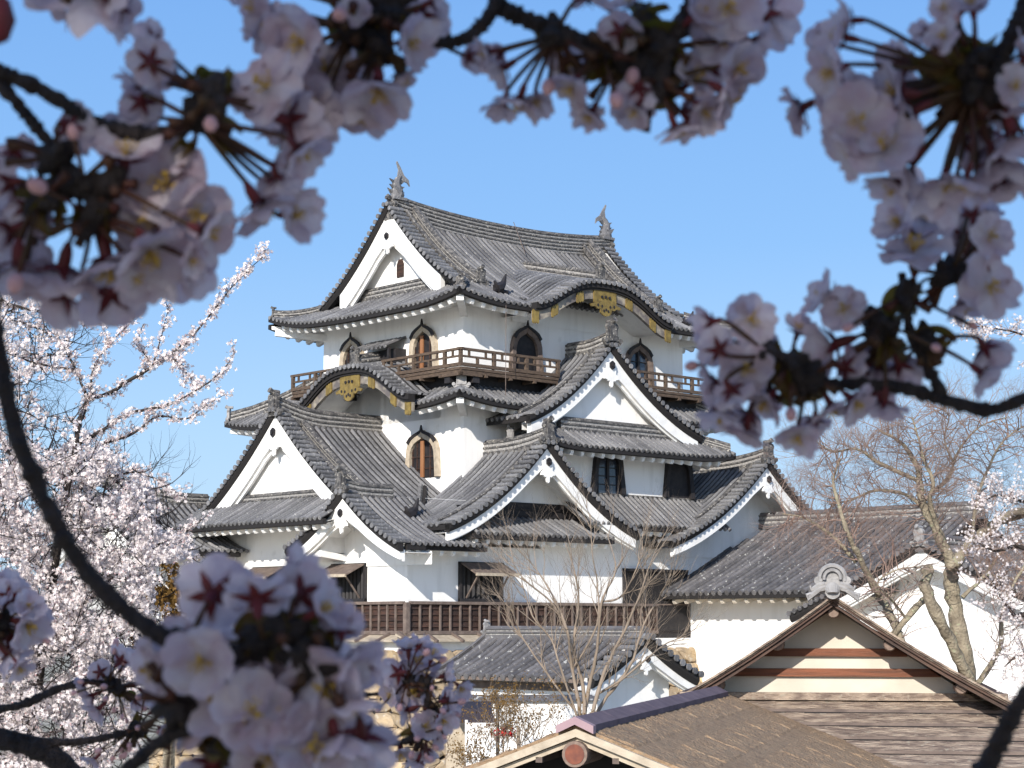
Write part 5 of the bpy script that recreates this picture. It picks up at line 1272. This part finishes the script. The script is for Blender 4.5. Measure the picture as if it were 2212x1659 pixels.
# unseen cherry crown added behind the viewpoint to shade the near branches
c3 = thing('cherry_tree', 'unseen cherry tree added behind the viewpoint to shade the near branches', 'tree', (-1.0, -4.2, -1.7)); so = np.array(c3.location)
rg = np.random.default_rng(51); mb = MB()
mb.tube([(0, 0, -0.6), (0.05, 0, 0.8), (0.1, 0.1, 1.9), (0.2, 0.3, 3.0)], [0.3, 0.22, 0.18, 0.1], 12)
for a in range(9):
    t = a * 0.7; mb.tube([(0.08, 0.05, 1.6 + 0.1 * a), (0.8 * math.cos(t), 0.8 * math.sin(t), 2.6), (1.9 * math.cos(t), 1.7 * math.sin(t), 3.2 + 0.2 * (a % 3))], [0.09, 0.06, 0.02], 7)
mb.build('trunk', 'farbark', c3, smooth=True)
u = rg.normal(0, 1, (26000, 3)); u /= np.linalg.norm(u, axis=1)[:, None]; u *= rg.uniform(0.2, 1.0, (26000, 1)) ** 0.4
P_ = u * np.array([3.0, 2.1, 2.2]) + np.array([0.3, 0.4, 3.9])
scatter('blossom', P_, 0.055, 'petalfar', c3, rg, kind='stuff')
# ================================================================ near cherry branches that frame the view
fg = np.random.default_rng(77)
def petals(rg, L=0.0178, W=0.0098, cup=0.35, nu=8, nv=7):
    V, F = [], []
    for k in range(5):
        a = 2 * math.pi * k / 5 + rg.normal(0, 0.07); ca, sa = math.cos(a), math.sin(a)
        Lk, Wk, ck = L * rg.uniform(0.92, 1.06), W * rg.uniform(0.9, 1.08), cup + rg.normal(0, 0.13)
        tw_, ph, no = rg.normal(0, 0.25), rg.uniform(0, 6), rg.uniform(0.05, 0.14)
        b = len(V)
        for i in range(nu + 1):
            s = i / nu; hw = Wk * (0.16 + 0.84 * math.sin(math.pi / 2 * min(1, s / 0.6))) * (1 if s < 0.6 else math.sqrt(max(0.02, 1 - ((s - 0.6) / 0.43) ** 2 * 0.8)))
            for j in range(nv + 1):
                w_ = -1 + 2 * j / nv; ll = Lk * (1 - 0.05 * w_**4 - no * math.exp(-(w_ / 0.16) ** 2) + 0.012 * math.sin(9 * w_ + ph))
                y = s * ll; x = w_ * hw
                z = ck * Lk * s ** 1.5 * (1 - 0.25 * s) + 0.0016 * math.sin(4 * s + 3 * w_ + ph) * s + 0.0022 * w_ * w_ * s + tw_ * x * s + 0.0003 * k
                rr = math.hypot(y, 0); V.append((y * ca - x * sa, y * sa + x * ca, z))
        n1 = nv + 1; F += [(b + i*n1 + j, b + i*n1 + j+1, b + (i+1)*n1 + j+1, b + (i+1)*n1 + j) for i in range(nu) for j in range(nv)]
    return np.array(V), np.array(F)
PET = [petals(fg, cup=c) for c in (0.12, 0.2, 0.3, 0.42, 0.6, 0.8)]
pet_me = []
for i, (V, F) in enumerate(PET):
    o = npmesh('petals', V, F, 'petal', smooth=True); pet_me.append(o.data); bpy.data.objects.remove(o)
m = MB()   # calyx: tube and five pointed sepals
m.tube([(0, 0, -0.0095), (0, 0, -0.006), (0, 0, -0.001), (0, 0, 0.0004)], [0.0011, 0.0021, 0.0023, 0.0012], 8)
for k in range(5):
    a = 2 * math.pi * (k + 0.5) / 5; c, s_ = math.cos(a), math.sin(a); q = [(0.0012, -0.0016, -0.0012), (0.0045, -0.0017, -0.0006), (0.0095, 0, 0.0012), (0.0045, 0.0017, -0.0006), (0.0012, 0.0016, -0.0012)]
    m.prism([(x * c - y * s_, x * s_ + y * c, z) for x, y, z in q], (0, 0, -0.0004))
o = m.build('calyx', 'calyx'); cal_me = o.data; bpy.data.objects.remove(o)
m = MB()
for k in range(22):
    a = fg.uniform(0, 6.28); e = fg.uniform(0.15, 0.75); L = fg.uniform(0.006, 0.0095); d = Vector((math.cos(a) * math.sin(e), math.sin(a) * math.sin(e), math.cos(e)))
    m.tube([(0, 0, 0.0004), d * L], [0.00022, 0.00016], 4); q = d * L; m.tube([q - d * 0.0005, q, q + d * 0.0006], [0.0003, 0.00065, 0.0003], 5)
o = m.build('stamens', 'stamen'); st_me = o.data; bpy.data.objects.remove(o)
m = MB(); vs = []
n = 9
for i in range(n + 1):
    s = i / n; h = 0.0062 * math.sin(math.pi * min(1, s ** 0.8)) ** 0.8 + 0.0002
    for w_ in (-1, -0.5, 0, 0.5, 1): vs.append((s * 0.026, w_ * h, 0.004 * abs(w_) + 0.004 * math.sin(s * 3)))
m.add(vs, [(i*5+j, i*5+j+1, (i+1)*5+j+1, (i+1)*5+j) for i in range(n) for j in range(4)]); o = m.build('leaf', 'leaf', smooth=True); leaf_me = o.data; bpy.data.objects.remove(o)
bud_v = []
m = MB(); m.tube([(0, 0, 0), (0, 0, 0.002), (0, 0, 0.006), (0, 0, 0.0095), (0, 0, 0.0115)], [0.0012, 0.0033, 0.0042, 0.003, 0.0004], 8); o = m.build('bud', 'budfar', smooth=True); bud_me = o.data; bpy.data.objects.remove(o)

def place(name, me, parent, loc, direc, scale, roll):
    o = bpy.data.objects.new(name, me); COL.objects.link(o); o.parent = parent
    q = Vector(direc).to_track_quat('Z', 'Y'); o.matrix_local = Matrix.Translation(loc) @ q.to_matrix().to_4x4() @ Matrix.Rotation(roll, 4, 'Z') @ Matrix.Scale(scale, 4)
    return o
def branch(label, Y, barks, spurs, flowers, leaves=(), filler=0, fsize=1.0, group='cherry branches framing the view', nbuds=0):
    """barks: [(points, r0px, r1px)], spurs: [(x,y)], flowers: [(x, y, rpx, face)]"""
    p0 = at(*barks[0][0][0][:2], Y) if barks else at(*spurs[0], Y)
    root = thing('cherry_branch', label, 'branch', p0, 0, group); k = Y / FP; off = Vector(p0)
    mb = MB()
    for pts, r0, r1 in barks:
        P_ = [np.array(at(p[0], p[1], Y + (p[2] if len(p) > 2 else 0)) - off) for p in pts]
        R__ = [(r0 + (r1 - r0) * i / (len(pts) - 1)) * k for i in range(len(pts))]
        path, rr = smooth_path(P_, R__, 9, 0.06, fg)
        rr = [r * (1 + 0.14 * abs(math.sin(i * 1.9 + fg.uniform(0, 1))) + (0.35 if i % 13 == 6 else 0)) for i, r in enumerate(rr)]
        mb.tube(path, rr, 12); mb.cut()
    sp = [at(x, y, Y + 0.0) - off for x, y in spurs]
    for s_ in sp:   # knobbly spur with bud scales
        for q in range(7):
            d = Vector(fg.normal(0, 1, 3)).normalized(); mb.tube([s_ - d * 0.002, s_ + d * 0.004, s_ + d * 0.0095], [0.0042, 0.0042, 0.0012], 7); mb.cut()
        for q in range(4):
            d = (Vector(fg.normal(0, 1, 3)) + Vector((0, 0, -0.7))).normalized(); L = fg.uniform(0.005, 0.014)
            st_ = MB(); st_.tube([s_, s_ + d * L * 0.5, s_ + d * L, s_ + d * (L + 0.006)], [0.0011, 0.001, 0.0012, 0.0022], 6); st_.build('flower_stalk', 'stem', root, smooth=True)
    bk = mb.pieces('bark', 'darkbark', root, smooth=True)
    F_ = list(flowers)
    for i in range(filler):
        x, y, r_, f_ = F_[fg.integers(len(flowers))]; F_.append((x + fg.normal(0, r_ * 0.55), y + fg.normal(0, r_ * 0.45), r_ * fg.uniform(0.75, 0.95), 'x'))
    for x, y, rpx, fc in F_:
        size = rpx * k / 0.0178 * fsize; dy = fg.uniform(-0.012, 0.012) if fc != 'x' else fg.uniform(0.015, 0.05)
        p = at(x, y, Y + dy) - off
        ns = min(sp, key=lambda s_: (s_ - p).length) if sp else p + Vector((0, 0, 0.03))
        out = (p - ns); out = out.normalized() if out.length > 1e-4 else Vector((0, -1, 0)); cv = Vector((0, -1, 0.0)); rv = Vector(fg.normal(0, 1, 3)) * 0.28
        d = dict(f=cv * 1.0 + out * 0.25 + rv, b=-cv * 0.9 + out * 0.35 + rv, s=out * 1.0 + cv * 0.15 + Vector((0, 0, -0.15)) + rv, x=out * 0.8 + cv * fg.uniform(-0.8, 0.8) + rv)[fc]
        d.normalize(); sc = size
        ci = int(fg.integers(0, 3)) if fc in 'fb' else int(fg.integers(2, 6))
        fl = place('flower', pet_me[ci], root, p, d, sc, fg.uniform(0, 6.28))
        for nm, me in (('calyx', cal_me), ('stamens', st_me)):
            c_ = bpy.data.objects.new(nm, me); COL.objects.link(c_); c_.parent = fl
            if nm == 'calyx': c_.scale = (1.3, 1.3, 1.3)
        base = p - d * 0.0095 * sc; mid = base - d * 0.008 * sc + Vector((0, 0, 0)); e = ns
        mt = MB(); n = 6; path = []
        for i in range(n + 1): t = i / n; path.append((1-t)**2 * base + 2 * t * (1-t) * mid + t * t * e)
        mt.tube(path, [0.00105 * (0.8 + 0.3 * i / n) for i in range(n + 1)], 6); mt.build('flower_stalk', 'stem', root, smooth=True)
    for x, y, s_ in leaves:
        p = at(x, y, Y + fg.uniform(0.0, 0.02)) - off; ns = min(sp, key=lambda q: (q - p).length); p = ns + (p - ns) * 0.6
        for _ in range(3):
            o = bpy.data.objects.new('leaf', leaf_me); COL.objects.link(o); o.parent = root
            d = (p - ns); d = d.normalized() if d.length > 0.002 else Vector((0, 0, -1)); d = (d + Vector(fg.normal(0, 0.35, 3))).normalized()
            o.matrix_local = Matrix.Translation(p - d * 0.010) @ d.to_track_quat('X', 'Z').to_matrix().to_4x4() @ Matrix.Rotation(fg.uniform(0, 6.28), 4, 'X') @ Matrix.Scale(s_ * fg.uniform(0.42, 0.7), 4)
    for i in range(nbuds):
        s_ = sp[fg.integers(len(sp))]; d = (Vector(fg.normal(0, 1, 3)) + Vector((0.3, -0.3, -0.5))).normalized(); L = fg.uniform(0.015, 0.035)
        q = s_ + d * L; place('bud', bud_me, root, q, d, fg.uniform(0.45, 0.75), 0)
        mt = MB(); mt.tube([s_, s_ + d * L * 0.5 + Vector((0, 0, 0.001)), q + d * 0.001], [0.0009, 0.0008, 0.0011], 5); mt.build('flower_stalk', 'stem', root, smooth=True)
    return root

branch('forked dark cherry branch with shaded blossoms, upper left corner', 0.66,
  [([(-60, 130), (-10, 152), (60, 180), (130, 218), (200, 262), (300, 288), (380, 282), (440, 240), (455, 205)], 17, 15),
   ([(-20, 165), (30, 215), (75, 270), (120, 325), (165, 390), (240, 385)], 14, 11)],
  [(165, 400), (235, 395), (452, 205), (125, 340), (425, 262), (90, 430), (200, 470)],
  [(325, 132, 58, 'b'), (300, 185, 50, 's'), (375, 160, 40, 's'), (306, 222, 55, 'b'), (152, 275, 62, 'b'), (578, 190, 95, 'f'), (647, 324, 62, 's'), (559, 443, 85, 's'), (600, 385, 52, 's'),
   (366, 400, 105, 'f'), (424, 462, 85, 'f'), (270, 340, 78, 's'), (443, 500, 65, 's'), (231, 565, 95, 's'), (320, 540, 92, 's'), (135, 585, 95, 's'), (38, 575, 90, 's'), (20, 500, 78, 's'),
   (290, 590, 55, 's'), (30, 330, 60, 'b'), (20, 395, 60, 's'), (366, 500, 80, 's'), (405, 366, 60, 's'), (300, 470, 80, 'f'), (60, 450, 60, 's'), (410, 560, 40, 's')],
  [(430, 160, 1.1), (500, 170, 1.1), (490, 260, 1.1), (530, 300, 1.0), (70, 400, 1.2), (90, 450, 1.2), (180, 480, 1.3), (280, 415, 1.1), (350, 350, 1.0), (120, 500, 1.2), (240, 500, 1.1), (385, 215, 1.2)], filler=34, nbuds=6)
branch('shaded petals hanging into view at the top left edge', 0.62, [([(120, -120), (190, -90), (260, -60)], 10, 8)], [(200, -80)],
  [(120, -20, 85, 's'), (190, -25, 110, 's'), (240, -15, 60, 's')], [], filler=3)
branch('curving dark cherry branch with two blossom bunches along the top', 0.70,
  [([(1090, -60), (1075, 0), (1045, 50), (1000, 85), (950, 92), (915, 80)], 17, 12), ([(1082, 15), (1140, 45), (1210, 70), (1290, 105), (1370, 130), (1420, 120), (1470, 60), (1500, -20)], 19, 15),
   ([(700, -40), (760, -10), (830, 5), (900, -10)], 16, 14), ([(1235, 80), (1215, 55), (1205, 40)], 6, 2)],
  [(780, 25), (760, 62), (815, 95), (840, 35), (1400, 140), (1430, 100), (1200, 78), (1420, 180), (1380, 60), (1340, 125), (1300, 110)],
  [(564, 16, 75, 's'), (590, 53, 68, 's'), (657, 88, 82, 's'), (617, 207, 100, 'f'), (683, 226, 82, 'f'), (776, 235, 75, 's'), (816, 191, 80, 's'), (865, 160, 58, 's'), (882, 93, 62, 's'),
   (909, 35, 60, 'b'), (617, 300, 62, 's'), (763, 27, 40, 's'), (935, 5, 45, 's'), (700, 150, 70, 'f'), (1054, 113, 42, 's'), (1088, 148, 55, 's'), (1122, 215, 58, 's'), (1158, 212, 42, 's'),
   (1219, 148, 52, 'f'), (1236, 186, 52, 's'), (1277, 245, 50, 's'), (1339, 69, 52, 'b'), (1380, 193, 48, 'b'), (1373, 235, 48, 's'), (1459, 275, 55, 's'), (1490, 262, 52, 's'), (1518, 236, 52, 's'),
   (1569, 200, 70, 's'), (1587, 150, 70, 's'), (1552, 86, 78, 'f'), (1569, 15, 82, 'f'), (1632, 86, 42, 's'), (1505, 30, 60, 's'), (1363, 10, 48, 's'), (1500, 170, 60, 'f'), (1270, -10, 50, 's')],
  [(700, 25, 1.2), (735, 60, 1.2), (790, 60, 1.2), (800, 120, 1.1), (850, 60, 1.2), (820, 150, 1.0), (1390, 20, 1.2), (1430, 50, 1.2), (1360, 170, 1.1), (1420, 215, 1.1), (1470, 200, 1.1), (1180, 60, 1.0), (1290, 170, 1.0), (1460, 150, 1.1)], filler=34, nbuds=6)
branch('cherry branch with heavy shaded bunches, upper right corner', 0.66,
  [([(2260, -60), (2215, 10), (2190, 70), (2165, 120), (2130, 165), (2090, 180)], 22, 16)], [(2080, 160), (2100, 195), (2105, 130), (2150, 180)],
  [(1822, 80, 60, 's'), (1800, 152, 65, 's'), (1815, 210, 72, 'f'), (1857, 262, 82, 'f'), (1850, 310, 70, 's'), (1912, 321, 88, 'f'), (1956, 350, 78, 's'), (1970, 245, 70, 's'), (1941, 200, 72, 's'),
   (2043, 82, 45, 's'), (2100, 12, 55, 's'), (2148, 350, 72, 's'), (2190, 292, 85, 's'), (2175, 233, 60, 's'), (2131, 200, 35, 's'), (2204, 385, 60, 's'), (2043, 390, 55, 's'), (2190, 190, 50, 's'), (2087, 385, 55, 's'), (2215, 120, 50, 's'), (2040, 20, 35, 's')],
  [(2014, 125, 1.5), (2030, 150, 1.4), (2029, 210, 1.3), (2060, 120, 1.2), (2060, 240, 1.2), (2105, 250, 1.2), (2130, 90, 1.2), (2010, 180, 1.1), (2085, 290, 1.1)], filler=26, nbuds=4)
branch('cherry branch reaching in from the right over blue sky', 0.80,
  [([(2280, 845), (2212, 862), (2140, 885), (2040, 865), (1950, 838), (1860, 830), (1790, 828), (1720, 803), (1650, 768)], 15, 11), ([(2035, 855), (2000, 785), (1968, 722), (1957, 650), (1948, 590)], 13, 8), ([(1955, 650), (1990, 610), (2040, 590)], 4, 3)],
  [(1709, 791), (1953, 641), (1911, 725), (2001, 735), (1745, 815), (1660, 770), (1900, 700), (2050, 595)],
  [(1975, 545, 85, 'f'), (2005, 478, 72, 'f'), (1945, 484, 58, 's'), (2102, 461, 45, 's'), (2140, 512, 52, 'f'), (2136, 622, 75, 'f'), (2084, 655, 45, 's'), (2129, 754, 55, 's'), (2121, 806, 52, 's'), (2080, 500, 45, 'x'),
   (1788, 641, 58, 's'), (1825, 667, 55, 'f'), (1799, 745, 80, 's'), (1724, 716, 40, 's'), (1829, 795, 52, 's'), (1945, 792, 55, 's'), (1536, 697, 44, 's'), (1619, 690, 58, 'f'), (1551, 754, 50, 'b'), (1611, 800, 62, 'f'),
   (1544, 829, 55, 's'), (1559, 888, 58, 's'), (1611, 930, 55, 's'), (1656, 866, 55, 's'), (1724, 940, 50, 's'), (1795, 878, 48, 's'), (1844, 866, 52, 's'), (1911, 872, 55, 's'), (1581, 845, 50, 'b'), (1640, 740, 45, 's')],
  [(1986, 641, 1.3), (1980, 660, 1.1), (1934, 664, 1.2), (1919, 740, 1.3), (1668, 754, 1.3), (1731, 772, 1.3), (1700, 830, 1.2), (1640, 800, 1.2), (1760, 850, 1.1), (2035, 735, 1.2), (1890, 770, 1.1), (1660, 830, 1.1), (1700, 890, 1.1), (1720, 860, 1.1)], filler=20, nbuds=6)
branch('long bare cherry branch curving down the left to a large blossom bunch', 0.66,
  [([(-25, 560), (-12, 700), (8, 820), (40, 950), (95, 1075), (140, 1165), (200, 1250), (262, 1312), (330, 1362), (400, 1402), (470, 1420), (580, 1400)], 17, 20), ([(240, 1700), (300, 1640), (354, 1598), (440, 1570), (560, 1575), (640, 1600)], 16, 9)],
  [(574, 1385), (620, 1372), (500, 1600), (650, 1420), (400, 1405), (380, 1520), (700, 1440)],
  [(460, 1284, 88, 'b'), (556, 1288, 82, 'b'), (650, 1282, 76, 'b'), (333, 1440, 72, 'f'), (380, 1400, 72, 'b'), (439, 1425, 80, 's'), (489, 1500, 118, 'f'), (567, 1450, 85, 'f'), (620, 1514, 112, 'f'),
   (700, 1480, 98, 'f'), (584, 1634, 85, 'f'), (665, 1625, 100, 'f'), (785, 1430, 52, 'b'), (738, 1360, 55, 's'), (725, 1590, 75, 's'), (740, 1510, 80, 's'), (460, 1655, 80, 's'), (390, 1470, 70, 's'), (690, 1320, 60, 's'), (410, 1560, 60, 's'), (545, 1540, 90, 'f'), (745, 1440, 60, 's')],
  [(549, 1348, 1.4), (600, 1330, 1.2), (637, 1408, 1.4), (680, 1370, 1.3), (453, 1585, 1.4), (430, 1610, 1.2), (560, 1400, 1.3), (500, 1370, 1.1), (520, 1620, 1.2), (660, 1450, 1.1), (700, 1400, 1.2)], filler=14, nbuds=4)
branch('pair of thin dark twigs with small star backed blossoms, lower left', 1.75,
  [([(-30, 1545), (0, 1532), (53, 1521), (124, 1489), (195, 1472), (248, 1486)], 9, 7), ([(-30, 1578), (0, 1581), (106, 1603), (195, 1599), (290, 1578)], 9, 7), ([(-40, 1585), (0, 1598), (71, 1616), (124, 1642), (190, 1700)], 17, 22)],
  [(252, 1486), (300, 1574), (235, 1478), (285, 1580)],
  [(262, 1426, 34, 'b'), (216, 1452, 28, 'b'), (198, 1503, 28, 's'), (212, 1532, 34, 's'), (312, 1496, 26, 's'), (333, 1535, 26, 's'), (330, 1480, 22, 's'), (350, 1575, 24, 's'), (205, 1640, 26, 's'), (180, 1480, 22, 's')],
  [(275, 1500, 1.0), (300, 1510, 1.0), (320, 1590, 1.0), (330, 1560, 1.0), (290, 1530, 0.9)], filler=3, nbuds=30)
branch('few pale blossoms entering at the left edge above the twigs', 1.25, [([(-60, 1420), (-30, 1370), (0, 1345), (15, 1340)], 8, 5)], [(5, 1345), (-10, 1370)],
  [(22, 1288, 46, 'b'), (55, 1350, 55, 's'), (22, 1375, 48, 'b'), (18, 1415, 46, 's'), (60, 1310, 36, 's'), (-10, 1320, 50, 's'), (85, 1340, 30, 's'), (40, 1440, 34, 's')], [], filler=3, nbuds=2)
branch('upright blossom spray in softer light at the bottom centre', 1.62,
  [([(720, 1588), (738, 1591), (778, 1597), (840, 1606), (900, 1590), (925, 1530), (920, 1480)], 6, 5), ([(770, 1503), (800, 1500), (860, 1497)], 5, 3)],
  [(915, 1480), (928, 1530), (905, 1590), (880, 1470)],
  [(897, 1432, 45, 'f'), (859, 1455, 38, 'b'), (836, 1470, 32, 's'), (888, 1490, 47, 'f'), (880, 1535, 36, 's'), (960, 1461, 32, 's'), (934, 1415, 32, 's'), (993, 1484, 27, 's'), (969, 1516, 32, 's'), (917, 1571, 36, 's'),
   (955, 1555, 30, 's'), (865, 1626, 36, 'f'), (902, 1645, 28, 's'), (807, 1620, 24, 's'), (882, 1402, 33, 's'), (920, 1620, 28, 's'), (940, 1590, 26, 's'), (905, 1395, 26, 's'), (845, 1500, 26, 's')],
  [(905, 1600, 1.0), (870, 1585, 1.1), (925, 1560, 0.9), (850, 1595, 0.9)], filler=8, nbuds=20)
branch('bare brown cherry branch crossing the lower right corner', 0.75, [([(2260, 1440), (2215, 1500), (2180, 1560), (2155, 1610), (2110, 1700)], 15, 22)], [], [], [])
lf = MB(); q = at(-8, 42, 0.55)
lf.tube([q + Vector((0, 0, 0.008)), q + Vector((0, 0, 0.006)), q, q - Vector((0, 0, 0.006)), q - Vector((0, 0, 0.008))], [0.0005, 0.004, 0.0058, 0.004, 0.0005], 12); o = lf.build('cherry_bud', 'calyx', smooth=True); tag(o, 'blurred red brown bud at the very top left corner', 'bud')
print('objects', len(bpy.data.objects))
